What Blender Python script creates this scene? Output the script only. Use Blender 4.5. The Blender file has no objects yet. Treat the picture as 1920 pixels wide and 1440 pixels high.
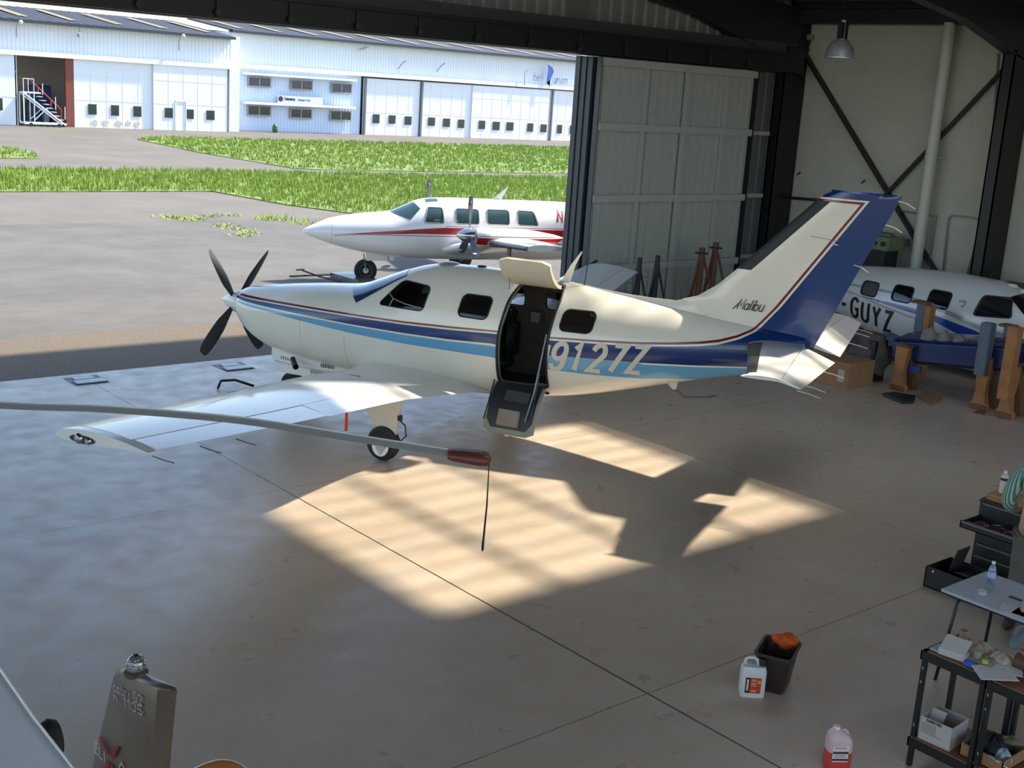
import bpy, bmesh, math, random
from mathutils import Vector, Matrix
random.seed(7)
sc = bpy.context.scene
C = sc.collection
PI = math.pi
# ------------------------------------------------------------------ camera, light, exposure
CAM_H = 4.3252
F, YAW, PITCH, ROLL = 2293.76, 0.7162, 0.2368, 0.0661
def cam_axes():
    f = Vector((math.sin(YAW)*math.cos(PITCH), math.cos(YAW)*math.cos(PITCH), -math.sin(PITCH)))
    r = Vector((math.cos(YAW), -math.sin(YAW), 0)); u = r.cross(f)
    c, s = math.cos(ROLL), math.sin(ROLL)
    return c*r + s*u, -s*r + c*u, f
_r, _u, _f = cam_axes()
cd = bpy.data.cameras.new('camera'); co = bpy.data.objects.new('camera', cd); C.objects.link(co)
co.location = (0, 0, CAM_H)
co.rotation_euler = Matrix((( _r.x, _u.x, -_f.x), (_r.y, _u.y, -_f.y), (_r.z, _u.z, -_f.z))).to_euler()
cd.sensor_width = 36; cd.lens = F/1920*36; cd.clip_end = 1000
sc.camera = co
SUN_AZ, SUN_EL = math.radians(-12), math.radians(50)
SUN = Vector((math.cos(SUN_AZ)*math.cos(SUN_EL), math.sin(SUN_AZ)*math.cos(SUN_EL), math.sin(SUN_EL)))
sd = bpy.data.lights.new('sun', 'SUN'); sd.energy = 10.5; sd.angle = math.radians(1.9); sd.color = (1, .94, .84)
so = bpy.data.objects.new('sun', sd); C.objects.link(so); so.rotation_euler = SUN.to_track_quat('Z', 'Y').to_euler()
w = bpy.data.worlds.new('sky'); sc.world = w; w.use_nodes = True
nt = w.node_tree; bg = nt.nodes['Background']
sk = nt.nodes.new('ShaderNodeTexSky'); sk.sky_type = 'NISHITA'; sk.sun_disc = False
sk.sun_elevation = SUN_EL; sk.sun_rotation = PI/2 - SUN_AZ; sk.air_density = 1.0; sk.dust_density = 0.8
nt.links.new(sk.outputs[0], bg.inputs[0]); bg.inputs[1].default_value = 0.40
sc.view_settings.view_transform = 'Standard'; sc.view_settings.look = 'None'
sc.view_settings.gamma = 1; sc.view_settings.use_curve_mapping = False
sc.view_settings.exposure = 0.0
# ------------------------------------------------------------------ points of the photograph turned into places
def ray(x, y): return _f + _r*((x-960)/F) - _u*((y-720)/F)
def at(x, y, ax, val):
    d = ray(x, y); o = Vector((0, 0, CAM_H)); return o + d*((val-o[ax])/d[ax])
# ------------------------------------------------------------------ materials
def lin(c): return tuple(((v/255)/12.92 if v/255 <= .04045 else ((v/255+.055)/1.055)**2.4) for v in c)
class NT:
    def __init__(s, name):
        s.m = bpy.data.materials.new(name); s.m.use_nodes = True; s.t = s.m.node_tree
        s.b = s.t.nodes['Principled BSDF']; s._co = None
    def n(s, typ, **k):
        x = s.t.nodes.new(typ)
        for a, v in k.items(): setattr(x, a, v)
        return x
    def link(s, a, b): s.t.links.new(a, b)
    def obj(s):
        if not s._co:
            s._co = s.n('ShaderNodeTexCoord'); s._sep = s.n('ShaderNodeSeparateXYZ'); s.link(s._co.outputs['Object'], s._sep.inputs[0])
        return s._co.outputs['Object']
    def xyz(s): s.obj(); return s._sep.outputs
    def math(s, op, a, b=0, c=None):
        x = s.n('ShaderNodeMath', operation=op)
        for i, v in enumerate([a, b] + ([c] if c is not None else [])):
            if isinstance(v, (int, float)): x.inputs[i].default_value = v
            else: s.link(v, x.inputs[i])
        return x.outputs[0]
    def mix(s, f, a, b):
        x = s.n('ShaderNodeMix', data_type='RGBA')
        for i, v in ((0, f), (6, a), (7, b)):
            if isinstance(v, (int, float)): x.inputs[i].default_value = v
            elif isinstance(v, tuple): x.inputs[i].default_value = (*v, 1)
            else: s.link(v, x.inputs[i])
        return x.outputs[2]
    def noise(s, scale, detail=4, rough=.5, vec=None, mn=0.3, mx=0.7, scl=None):
        x = s.n('ShaderNodeTexNoise'); x.inputs['Scale'].default_value = scale
        x.inputs['Detail'].default_value = detail; x.inputs['Roughness'].default_value = rough
        v = vec or s.obj()
        if scl:
            m = s.n('ShaderNodeMapping'); m.inputs['Scale'].default_value = scl; s.link(v, m.inputs[0]); v = m.outputs[0]
        s.link(v, x.inputs['Vector'])
        r = s.n('ShaderNodeMapRange'); s.link(x.outputs[0], r.inputs[0]); r.inputs[1].default_value = mn; r.inputs[2].default_value = mx
        return r.outputs[0]
    def curve(s, v, pts, xm=10.0, ym=4.0):
        c = s.n('ShaderNodeFloatCurve'); cv = c.mapping.curves[0]
        P = [(x/xm, y/ym) for x, y in pts]
        P = [(0, P[0][1])] + [p for p in P if 0 < p[0] < 1] + [(1, P[-1][1])]
        while len(cv.points) < len(P): cv.points.new(.5, .5)
        for q, p in zip(cv.points, P): q.location = p; q.handle_type = 'VECTOR'
        c.mapping.update()
        s.link(s.math('DIVIDE', v, xm), c.inputs['Value'])
        return s.math('MULTIPLY', c.outputs[0], ym)
    def lt(s, a, b): return s.math('LESS_THAN', a, b)
    def gt(s, a, b): return s.math('GREATER_THAN', a, b)
    def both(s, a, b): return s.math('MULTIPLY', a, b)
    def color(s, v):
        if isinstance(v, tuple): s.b.inputs['Base Color'].default_value = (*v, 1)
        else: s.link(v, s.b.inputs['Base Color'])
    def set(s, **k):
        for a, v in k.items():
            i = s.b.inputs[a.replace('_', ' ')]
            if isinstance(v, (int, float, tuple)): i.default_value = v
            else: s.link(v, i)
    def bump(s, h, strength=.3, dist=.01):
        b = s.n('ShaderNodeBump'); b.inputs['Strength'].default_value = strength; b.inputs['Distance'].default_value = dist
        s.link(h, b.inputs['Height']); s.link(b.outputs[0], s.b.inputs['Normal'])
MATS = {}
def M(name, rgb, rough=.5, metal=0, var=.12, coat=0, scale=8, spec=.5, bump=0, trans=0, alpha=1):
    if name in MATS: return MATS[name]
    s = NT(name); c = lin(rgb)
    if var:
        s.color(s.mix(s.noise(scale), tuple(v*(1-var) for v in c), tuple(min(1, v*(1+var*.6)) for v in c)))
    else: s.color(c)
    s.set(Roughness=rough, Metallic=metal)
    s.b.inputs['Coat Weight'].default_value = coat; s.b.inputs['Coat Roughness'].default_value = .08
    s.b.inputs['Specular IOR Level'].default_value = spec
    s.b.inputs['Transmission Weight'].default_value = trans; s.b.inputs['Alpha'].default_value = alpha
    if bump: s.bump(s.noise(scale*3), bump, .02)
    MATS[name] = s.m; return s.m
# ------------------------------------------------------------------ mesh building
class MB:
    def __init__(s): s.v = []; s.f = []; s.mi = []
    def add(s, vs, fs, mi=0):
        o = len(s.v); s.v += [tuple(v) for v in vs]; s.f += [tuple(i+o for i in f) for f in fs]; s.mi += [mi]*len(fs); return s
    def box(s, lo, hi, mi=0, R=None, at=None):
        x0, y0, z0 = lo; x1, y1, z1 = hi
        v = [Vector(p) for p in ((x0,y0,z0),(x1,y0,z0),(x1,y1,z0),(x0,y1,z0),(x0,y0,z1),(x1,y0,z1),(x1,y1,z1),(x0,y1,z1))]
        if R: v = [R @ p for p in v]
        if at is not None: v = [p + Vector(at) for p in v]
        return s.add(v, [(0,3,2,1),(4,5,6,7),(0,1,5,4),(1,2,6,5),(2,3,7,6),(3,0,4,7)], mi)
    def rib(s, x0, x1, z0, z1, y, pitch, wd, d):
        x = x0+pitch/2
        while x < x1-wd: s.box((x-wd/2,y-d,z0),(x+wd/2,y,z1)); x += pitch
        return s
    def bar(s, a, b, wx, wy=None, up=(0,0,1), mi=0):
        a, b = Vector(a), Vector(b); wy = wy or wx; d = (b-a).normalized(); u = Vector(up)
        if abs(d.dot(u)) > .98: u = Vector((1, 0, 0))
        x = d.cross(u).normalized(); y = x.cross(d)
        v = []
        for p in (a, b):
            for i, j in ((-1,-1),(1,-1),(1,1),(-1,1)): v.append(p + x*(i*wx/2) + y*(j*wy/2))
        return s.add(v, [(0,1,2,3),(7,6,5,4),(0,4,5,1),(1,5,6,2),(2,6,7,3),(3,7,4,0)], mi)
    def tube(s, pts, r, n=10, mi=0, cap=True):
        pts = [Vector(p) for p in pts]; rs = r if isinstance(r, (list, tuple)) else [r]*len(pts)
        rings = []; px = None
        for i, p in enumerate(pts):
            d = (pts[min(i+1, len(pts)-1)] - pts[max(i-1, 0)]).normalized()
            if px is None:
                u = Vector((0,0,1)) if abs(d.z) < .95 else Vector((1,0,0)); px = d.cross(u).normalized()
            px = (px - d*px.dot(d)).normalized(); py = d.cross(px)
            rings.append([p + (px*math.cos(2*PI*k/n) + py*math.sin(2*PI*k/n))*rs[i] for k in range(n)])
        return s.loft(rings, mi, cap)
    def loft(s, rings, mi=0, cap=True, close=True):
        n = len(rings[0]); v = [p for r in rings for p in r]; f = []
        for i in range(len(rings)-1):
            for k in range(n if close else n-1):
                k2 = (k+1) % n; f.append((i*n+k, i*n+k2, (i+1)*n+k2, (i+1)*n+k))
        if cap and close: f.append(tuple(range(n-1, -1, -1))); f.append(tuple((len(rings)-1)*n+k for k in range(n)))
        return s.add(v, f, mi)
    def lathe(s, prof, at=(0,0,0), axis='Z', n=24, mi=0, R=None):
        rings = []
        for r, h in prof:
            ring = []
            for k in range(n):
                a = 2*PI*k/n; p = Vector((r*math.cos(a), r*math.sin(a), h))
                if axis == 'X': p = Vector((h, p.x, p.y))
                elif axis == 'Y': p = Vector((p.x, h, p.y))
                if R: p = R @ p
                ring.append(p + Vector(at))
            rings.append(ring)
        return s.loft(rings, mi, True)
    def prism(s, poly, off, mi=0):
        n = len(poly); a = [Vector(p) for p in poly]; b = [p + Vector(off) for p in a]
        return s.add(a+b, [tuple(range(n-1,-1,-1)), tuple(range(n,2*n))] + [(i,(i+1)%n,(i+1)%n+n,i+n) for i in range(n)], mi)
    def quad(s, a, b, c, d, mi=0): return s.add([a,b,c,d], [(0,1,2,3)], mi)
    def build(s, name, mats, parent=None, smooth=False, bevel=0, fix=True):
        me = bpy.data.meshes.new(name); me.from_pydata([tuple(v) for v in s.v], [], s.f)
        for m in (mats if isinstance(mats, (list, tuple)) else [mats]): me.materials.append(m)
        for p, i in zip(me.polygons, s.mi): p.material_index = i
        if fix:
            bm = bmesh.new(); bm.from_mesh(me); bmesh.ops.recalc_face_normals(bm, faces=bm.faces)
            if bevel: bmesh.ops.bevel(bm, geom=[e for e in bm.edges if len(e.link_faces) == 2 and e.calc_face_angle(0) > .5], offset=bevel, segments=2, affect='EDGES')
            bm.to_mesh(me); bm.free()
        o = bpy.data.objects.new(name, me); C.objects.link(o)
        if parent: o.parent = parent
        if smooth:
            for p in me.polygons: p.use_smooth = True
            if smooth is not True: me.set_sharp_from_angle(angle=math.radians(smooth))
        return o
def tag(o, label, cat, group=None):
    o['label'] = label; o['category'] = cat
    if group: o['group'] = group
    return o
def thing(name, label, cat, loc=(0,0,0), rz=0, group=None):
    o = bpy.data.objects.new(name, None); C.objects.link(o); o.location = loc; o.rotation_euler = (0,0,rz); o.empty_display_size = .2
    return tag(o, label, cat, group)
def struct(o): o['kind'] = 'structure'; return o
def copy_tree(o, parent=None):
    c = o.copy(); C.objects.link(c)
    if parent: c.parent = parent
    for ch in list(o.children): copy_tree(ch, c)
    return c
def ribbon(paths, wd, surf, sub=.03):
    """flat strokes of width wd along 2-D polylines, each point laid on surf(u, v) -> place"""
    mb = MB()
    for path in paths:
        P = [Vector(p) for p in path]; closed = (P[0]-P[-1]).length < 1e-6
        n = len(P); L = []; Rr = []
        for i in range(n):
            if closed: a, b = P[(i-1) % (n-1)], P[(i+1) % (n-1)] if i < n-1 else P[1]
            else: a, b = P[max(i-1, 0)], P[min(i+1, n-1)]
            p = P[i]; d1 = (p-a); d2 = (b-p)
            d1 = d1.normalized() if d1.length > 1e-9 else d2.normalized(); d2 = d2.normalized() if d2.length > 1e-9 else d1
            t = (d1+d2); t = t.normalized() if t.length > 1e-6 else d1
            nn = Vector((-t.y, t.x)); k = 1/max(.5, nn.dot(Vector((-d2.y, d2.x))))
            L.append(p + nn*wd/2*k); Rr.append(p - nn*wd/2*k)
        for i in range(n-1):
            m = max(1, int(((P[i+1]-P[i]).length)/sub)); q = 3
            g = []
            for j in range(m+1):
                t = j/m; l = L[i].lerp(L[i+1], t); r = Rr[i].lerp(Rr[i+1], t)
                for w_ in range(q): c = l.lerp(r, w_/(q-1)); g.append(surf(c.x, c.y))
            fs = [(j*q+w_, j*q+w_+1, (j+1)*q+w_+1, (j+1)*q+w_) for j in range(m) for w_ in range(q-1)]
            mb.add(g, fs)
    return mb
def arc(cx, cy, rx, ry, a0, a1, n=8): return [(cx+rx*math.cos(math.radians(a0+(a1-a0)*i/n)), cy+ry*math.sin(math.radians(a0+(a1-a0)*i/n))) for i in range(n+1)]
GL = {  # stroke letters in a unit cell, x 0...6, y 0..1
 'N': [[(0,0),(0,1),(.55,0),(.55,1)]], 'Z': [[(0,1),(.55,1),(0,0),(.55,0)]], '7': [[(0,1),(.55,1),(.12,0)]],
 '1': [[(.08,.8),(.3,1),(.3,0)]], 'U': [[(0,1),(0,.25)]+arc(.28,.25,.28,.25,180,360)[1:-1]+[(.56,.25),(.56,1)]],
 'Y': [[(0,1),(.28,.48),(.28,0)],[(.56,1),(.28,.48)]], '-': [[(.08,.45),(.48,.45)]],
 'G': [arc(.3,.72,.28,.28,20,180)+arc(.3,.28,.28,.28,180,360)+[(.58,.45),(.34,.45)]],
 '9': [[(.55,.62)]+arc(.28,.72,.27,.28,0,180)+arc(.28,.66,.27,.24,180,350),[(.55,.72),(.55,.26)]+arc(.28,.26,.27,.26,0,-170)],
 '2': [arc(.28,.72,.27,.28,170,-20)+[(0,0),(.56,0)]], '3': [arc(.26,.74,.25,.25,150,-90), arc(.26,.26,.27,.26,90,-150)],
 '5': [[(.52,1),(.08,1),(.04,.55)]+arc(.27,.3,.27,.3,120,-150)], 'E': [[(.5,1),(0,1),(0,0),(.5,0)],[(0,.5),(.42,.5)]],
 'L': [[(0,1),(0,0),(.48,0)]], 'I': [[(.1,0),(.1,1)]], 'i': [[(.1,0),(.1,.65)],[(.1,.82),(.1,.92)]], 'n': [[(0,0),(0,.65)],[(0,.4)]+arc(.22,.42,.22,.23,160,0)+[(.44,0)]],
 'h': [[(0,0),(0,1)],[(0,.4)]+arc(.22,.42,.22,.23,160,0)+[(.44,0)]], 'l': [[(.05,0),(.05,1)]], 'r': [[(0,0),(0,.65)],[(0,.4),(.12,.6),(.3,.64)]],
 'e': [[(.02,.33),(.46,.33)]+arc(.24,.33,.23,.32,0,310)], 'o': [arc(.24,.33,.24,.32,0,360,12)], 'u': [[(0,.65),(0,.25)]+arc(.22,.24,.22,.24,180,360)[1:]+[(.44,.65)],[(.44,0),(.44,.65)]],
 'a': [arc(.22,.3,.22,.3,0,360,12),[(.45,.62),(.45,0)]], 'b': [[(0,1),(0,0)],arc(.23,.3,.22,.3,0,360,12)], 'c': [arc(.23,.32,.23,.32,50,310)],
 'M': [[(0,0),(.05,1),(.3,.3),(.6,1),(.62,0)]], 'm': [[(0,0),(0,.65)],[(0,.4)]+arc(.17,.45,.17,.2,160,0)+[(.34,0)],[(.34,.4)]+arc(.51,.45,.17,.2,160,0)+[(.68,0)]], 't': [[(.15,.95),(.15,.1),(.3,0)],[(0,.65),(.32,.65)]],
 'T': [[(0,1),(.56,1)],[(.28,1),(.28,0)]], 'S': [arc(.28,.74,.26,.26,30,270)+arc(.28,.26,.26,.26,90,-150)], 'C': [arc(.3,.5,.3,.5,50,310)],
 'p': [[(0,.65),(0,-.3)],arc(.23,.33,.22,.32,0,360,12)], 's': [arc(.2,.48,.18,.17,30,270,6)+arc(.2,.16,.18,.16,90,-150,6)], '0': [arc(.28,.5,.27,.5,0,360,16)],
 'A': [[(0,0),(.3,1),(.6,0)],[(.1,.35),(.5,.35)]], 'X': [[(0,0),(.6,1)],[(0,1),(.6,0)]], ' ': [], '°': [arc(.15,.8,.12,.15,0,360)]}
def strokes(text, x, y, h, gap=.2, slant=0, wscale=1):
    out = []
    for ch in text:
        g = GL.get(ch, []); wmax = max([p[0] for q in g for p in q], default=.3)
        for q in g: out.append([(x + (px*wscale + slant*py)*h, y + py*h) for px, py in q])
        x += (wmax*wscale + gap)*h
    return out
# ------------------------------------------------------------------ the hangar: floor, walls, roof, frames
XW, YD = 22.0, 16.85            # right wall, front (door) wall
def floor_mat():
    s = NT('polished_concrete'); X, Y, Z = s.xyz()
    base = s.mix(s.noise(.35, 5, .6), lin((176,157,135)), lin((195,176,153)))
    base = s.mix(s.math('MULTIPLY', s.noise(2.2, 6, .65, mn=.45, mx=.75, scl=(1,2.2,1)), .45), base, lin((190,186,178)))
    base = s.mix(s.math('MULTIPLY', s.noise(9, 5, .7, mn=.40, mx=.95), .12), base, lin((110,105,98)))
    v = s.n('ShaderNodeTexVoronoi'); v.inputs['Scale'].default_value = 2.3; s.link(s.obj(), v.inputs[0])
    spot = s.both(s.lt(v.outputs['Distance'], .026), s.gt(s.noise(3.1), .55))
    base = s.mix(s.math('MULTIPLY', spot, .6), base, lin((60,57,54)))
    def joint(c, x, wd): return s.lt(s.math('ABSOLUTE', s.math('SUBTRACT', c, x)), wd)
    wob = s.math('MULTIPLY', s.math('SUBTRACT', s.noise(6, mn=0, mx=1), .5), .012)
    Xw, Yw = s.math('ADD', X, wob), s.math('ADD', Y, wob)
    for x, wd, d in ((6.37,.009,.92),(11.40,.005,.75),(16.43,.005,.75),(1.34,.005,.75)):
        base = s.mix(s.math('MULTIPLY', joint(Xw, x, wd), d), base, lin((38,35,32)))
    for y in (.16, 5.545, 10.94):
        base = s.mix(s.math('MULTIPLY', joint(Yw, y, .0045), .8), base, lin((50,47,43)))
    base = s.mix(s.math('MULTIPLY', s.gt(Y, 16.25), .35), base, lin((120,120,118)))
    s.color(base)
    s.set(Roughness=s.math('ADD', s.math('MULTIPLY', s.noise(3, 5, .6), .22), .24)); s.b.inputs['Specular IOR Level'].default_value = .5
    s.bump(s.noise(14, 6, .6), .06, .01)
    return s.m
struct(MB().box((-14,-10,-.15),(XW+.2,16.70,0)).build('floor', floor_mat()))
def wall_mat():
    s = NT('painted_blockwork')
    b = s.n('ShaderNodeTexBrick'); b.inputs['Scale'].default_value = 1; b.inputs['Brick Width'].default_value = .5; b.inputs['Row Height'].default_value = .22
    b.inputs['Mortar Size'].default_value = .006; b.inputs['Mortar Smooth'].default_value = .6
    b.inputs['Color1'].default_value = (*lin((190,186,172)),1); b.inputs['Color2'].default_value = (*lin((186,182,169)),1); b.inputs['Mortar'].default_value = (*lin((172,168,156)),1)
    cb = s.n('ShaderNodeCombineXYZ'); X, Y, Z = s.xyz(); s.link(Y, cb.inputs[0]); s.link(Z, cb.inputs[1]); s.link(cb.outputs[0], b.inputs['Vector'])
    s.color(s.mix(s.math('MULTIPLY', s.noise(1.1), .25), b.outputs['Color'], lin((162,158,146)))); s.set(Roughness=.7)
    s.bump(b.outputs['Fac'], -.25, .01); return s.m
struct(MB().box((XW,-10,0),(XW+.25,YD,7)).build('wall_right', wall_mat()))
clad = M('dark_sheet_cladding', (140,142,138), .55, 0, .1)
steel = M('dark_green_steel', (38,44,42), .45, 0, .15)
steel2 = M('black_steel', (22,24,25), .45, 0, .15)
def zroof(x): return 6.42 + (XW-x)*.10
def corr(mb, x0, x1, z0, z1, y, pitch=.25, d=.035, zt=None):
    n = int((x1-x0)/pitch)
    for i in range(n+1):
        x = x0+i*pitch
        for a, b, da, db in ((0,.40,0,0),(.40,.5,0,d),(.5,.9,d,d),(.9,1,d,0)):
            xa, xb = x+a*pitch, min(x+b*pitch, x1)
            if xa >= x1: continue
            ta, tb = (zt(xa), zt(xb)) if zt else (z1, z1)
            mb.quad((xa,y-da,z0),(xb,y-db,z0),(xb,y-db,tb),(xa,y-da,ta))
mb = MB(); corr(mb, -14, XW, 5.3, 7, YD-.02, .3, .04, zt=lambda x: zroof(x)+.02)
mb.box((-14,YD,5.0),(XW+.25,YD+.12,6.45))
mb.prism([(-14,YD,6.4),(XW+.25,YD,6.4),(-14,YD,zroof(-14))], (0,.12,0))
struct(mb.build('wall_front', clad, fix=False))
# left jamb side of the front wall far outside the picture, rear and left walls omitted out of view to let daylight in
struct(MB().box((-14,YD,0),(-9,YD+.12,5)).build('wall_left', clad))
# roof sheet with openings for the skylight and unseen ones added to brighten inside
SKY = [(12.0,17.0,6.15,10.2)]
SKY += [(x, x+5.0, y, y+1.2) for x in (-5.5,) for y in (-8.5, -2.0)] + [(2.0,7.0,-1.5,.1)]  # skylights out of view, added to bring more light inside
def roof():
    mb = MB()
    xs = sorted({-14, XW+.3} | {v for q in SKY for v in q[:2]}); ys = sorted({-10, YD+.1} | {v for q in SKY for v in q[2:]})
    for i in range(len(xs)-1):
        for j in range(len(ys)-1):
            cx, cy = (xs[i]+xs[i+1])/2, (ys[j]+ys[j+1])/2
            if any(q[0] < cx < q[1] and q[2] < cy < q[3] for q in SKY): continue
            x0, x1, y0, y1 = xs[i], xs[i+1], ys[j], ys[j+1]
            mb.add([(x0,y0,zroof(x0)),(x1,y0,zroof(x1)),(x1,y1,zroof(x1)),(x0,y1,zroof(x0)),(x0,y0,zroof(x0)+.09),(x1,y0,zroof(x1)+.09),(x1,y1,zroof(x1)+.09),(x0,y1,zroof(x0)+.09)],
                   [(0,3,2,1),(4,5,6,7),(0,1,5,4),(1,2,6,5),(2,3,7,6),(3,0,4,7)])
    return mb
s = NT('roof_sheet'); X, Y, Z = s.xyz()
wv = s.math('SINE', s.math('MULTIPLY', Y, 2*PI/.3)); s.color(s.mix(s.noise(.8), lin((120,108,92)), lin((100,92,82)))); s.set(Roughness=.6); s.bump(wv, .6, .03)
struct(roof().build('ceiling', s.m))
# skylight sheets: corrugated translucent plastic
s = NT('translucent_sheet'); X, Y, Z = s.xyz()
tr = s.n('ShaderNodeBsdfTransparent'); tl = s.n('ShaderNodeBsdfTranslucent'); tl.inputs[0].default_value = (.9,.85,.75,1)
tr.inputs[0].default_value = (1,.985,.92,1)
ms = s.n('ShaderNodeMixShader'); s.link(tl.outputs[0], ms.inputs[1]); s.link(tr.outputs[0], ms.inputs[2])
wv = s.math('SINE', s.math('ADD', s.math('MULTIPLY', Y, 2*PI/.40), s.math('MULTIPLY', s.noise(1.3, scl=(.4,2,1)), 2.0)))
s.link(s.math('ADD', s.math('MULTIPLY', wv, .22), s.math('ADD', s.math('MULTIPLY', s.noise(2.5, scl=(.3,3,1)), .14), .70)), ms.inputs[0])
s.link(ms.outputs[0], s.t.nodes['Material Output'].inputs[0])
skm = s.m
s = NT('added_diffusing_sheet'); tl = s.n('ShaderNodeBsdfTranslucent'); tl.inputs[0].default_value = (.92,.80,.62,1); s.link(tl.outputs[0], s.t.nodes['Material Output'].inputs[0]); skd = s.m
for k, q in enumerate(SKY):
    x0, x1, y0, y1 = q; mb = MB()
    mb.quad((x0-.05,y0-.05,zroof(x0)+.1),(x1+.05,y0-.05,zroof(x1)+.1),(x1+.05,y1+.05,zroof(x1)+.1),(x0-.05,y1+.05,zroof(x0)+.1))
    struct(mb.build('window_%d' % (k+1), skd if k else skm, fix=False))  # all but the first are unseen skylights added for light
# frames
def rafter(y, name, label, sh=0):
    t = thing(name, label, 'roof frame', (XW-.3, y, 0))
    MB().box((-.45,-.12,0),(.25,-.09,5.55)).box((-.45,.09,0),(.25,.12,5.55)).box((-.12,-.09,0),(-.08,.09,5.55)).box((-.45,-.12,0),(-.43,.12,5.55)).box((.23,-.12,0),(.25,.12,6.1)).build('column', steel2, t)
    mb = MB(); pts = [(.25,5.0,6.35),(-.45,5.25,6.4)]
    prof = [(.25,5.2+sh*.3),(-.1+sh,5.38),(-1.2+sh,5.68),(-2.16+sh,5.92),(-3.66+sh,6.12),(-5.2+sh,6.28),(-11,6.86),(-35,9.2)]
    for (xa, za), (xb, zb) in zip(prof[:-1], prof[1:]):
        ta, tb = zroof(XW-.3+xa)-.2, zroof(XW-.3+xb)-.2
        mb.add([(xa,-.01,za),(xb,-.01,zb),(xb,-.01,tb),(xa,-.01,ta),(xa,.01,za),(xb,.01,zb),(xb,.01,tb),(xa,.01,ta)], [(0,1,2,3),(4,7,6,5),(0,4,5,1),(3,2,6,7),(0,3,7,4),(1,5,6,2)])
        for z0, z1 in ((za, zb), (ta, tb)):
            mb.add([(xa,-.12,z0),(xb,-.12,z1),(xb,.12,z1),(xa,.12,z0),(xa,-.12,z0+.03),(xb,-.12,z1+.03),(xb,.12,z1+.03),(xa,.12,z0+.03)], [(0,1,2,3),(4,7,6,5),(0,4,5,1),(3,2,6,7),(0,3,7,4),(1,5,6,2)])
    mb.build('rafter', steel, t)
    return t
rafter(16.55, 'steel_frame', 'dark steel portal frame in the corner beside the stacked door leaves', -1.15)
rafter(11.55, 'steel_frame', 'dark green steel portal frame at the right edge of the photo')
rafter(5.75, 'steel_frame', 'dark steel portal frame nearest the workbenches, above the toolbox')
rafter(-.2, 'steel_frame', 'dark steel portal frame over the viewer')
pt = thing('purlin_row', 'dark steel purlins running under the roof sheets', 'roof beams', (0,0,6.4))
x = XW-.35; k = 0
while x > 4:
    MB().box((x-.02,-10,zroof(x)-.14-6.4),(x+.02,YD-.1,zroof(x)-.0-6.4)).build('purlin', steel, pt); x -= 1.22
tag(MB().box((XW-.35,-10,6.02),(XW-.05,YD-.1,6.30)).build('eaves_beam', steel), 'dark steel eaves beam along the top of the white wall', 'beam')
# door header: track beams, rollers
t = thing('door_track', 'dark steel track beam with rollers above the open hangar doorway', 'door track', (0, 16.35, 4.97))
MB().box((-14,-.12,.03),(21.6,.02,.38)).box((-14,-.2,.36),(21.6,.04,.42)).build('track_beam', steel2, t)
MB().box((-14,.14,.02),(21.6,.46,.10)).box((-14,.14,.10),(21.6,.20,.33)).build('guide_rail', steel, t)
MB().box((-14,.1,.40),(21.6,.14,.62)).build('edge_beam', M('grey_beam',(70,74,74),.5), t)
for i in range(26):
    x = -9+i*1.15
    MB().bar((x,-.14,.05),(x,-.14,.34),.03,.03).lathe([(.0,-.02),(.05,-.02),(.05,.02),(0,.02)], (x,-.17,.12), 'Y', 12).build('roller', steel, t)
tag(MB().box((15.3,16.70,5.42),(15.75,16.79,6.85)).build('gable_post', M('pale_post',(120,120,114),.5)), 'pale steel post on the cladding above the doorway corner', 'post')
# door leaves stacked at the right
leafm = M('pale_sheet_door', (176,178,172), .6, 0, .05, spec=.2)
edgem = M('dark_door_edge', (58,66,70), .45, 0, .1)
def leaf(y, x0, x1, front, label):
    t = thing('sliding_door_leaf', label, 'hangar door', (x0, y, 0.03), 0, 'stacked sliding hangar door leaves')
    wd = x1-x0; H = 4.94
    MB().box((0,0 if not front else .0,0),(.02 if front else .05,.12,H)).build('edge_post', edgem, t)
    if front:
        mb = MB(); mb.rib(.02, wd, 0, H, .06, .205, .045, .03); mb.box((.02,.06,0),(wd,.08,H))
        mb.build('panel', leafm, t, fix=False)
        for z in (.05, 1.06, 2.36, 3.66, H-.14):
            MB().box((.03,-.035,z),(wd,.035,z+.13)).build('rail', leafm, t)
        for xx in (wd*.27, wd*.53, wd*.80): MB().box((xx-.05,-.02,.05),(xx+.05,.02,H-.1)).build('stile', leafm, t)
        MB().box((wd,-.03,0),(wd+.06,.12,H)).build('edge_post', steel2, t)
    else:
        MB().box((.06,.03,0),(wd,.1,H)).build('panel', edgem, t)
    return t
leaf(16.22, 15.74, 20.08, True, 'pale ribbed sliding door leaf facing into the hangar')
leaf(16.42, 15.70, 20.2, False, 'second sliding door leaf, just behind the ribbed one')
leaf(16.56, 15.68, 20.2, False, 'third sliding door leaf from inside, dark edge only')
leaf(16.70, 15.66, 20.2, False, 'outermost sliding door leaf, its edge against the daylight')
# ribbed panel between leaves and corner column
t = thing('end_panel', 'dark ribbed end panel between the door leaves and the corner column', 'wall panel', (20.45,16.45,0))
mb = MB(); corr(mb, 0, 1.0, 0, 5.0, .3, .25, .03); mb.box((0,.31,0),(1,.34,5)); mb.build('panel', M('mid_grey_sheet',(104,106,108),.5), t, fix=False)  # even grey sheet, darker than the door leaf panel
for z in (1.1,2.4,3.7): MB().box((0,.2,z),(.8,.26,z+.08)).build('rail', leafm, t)
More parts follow.
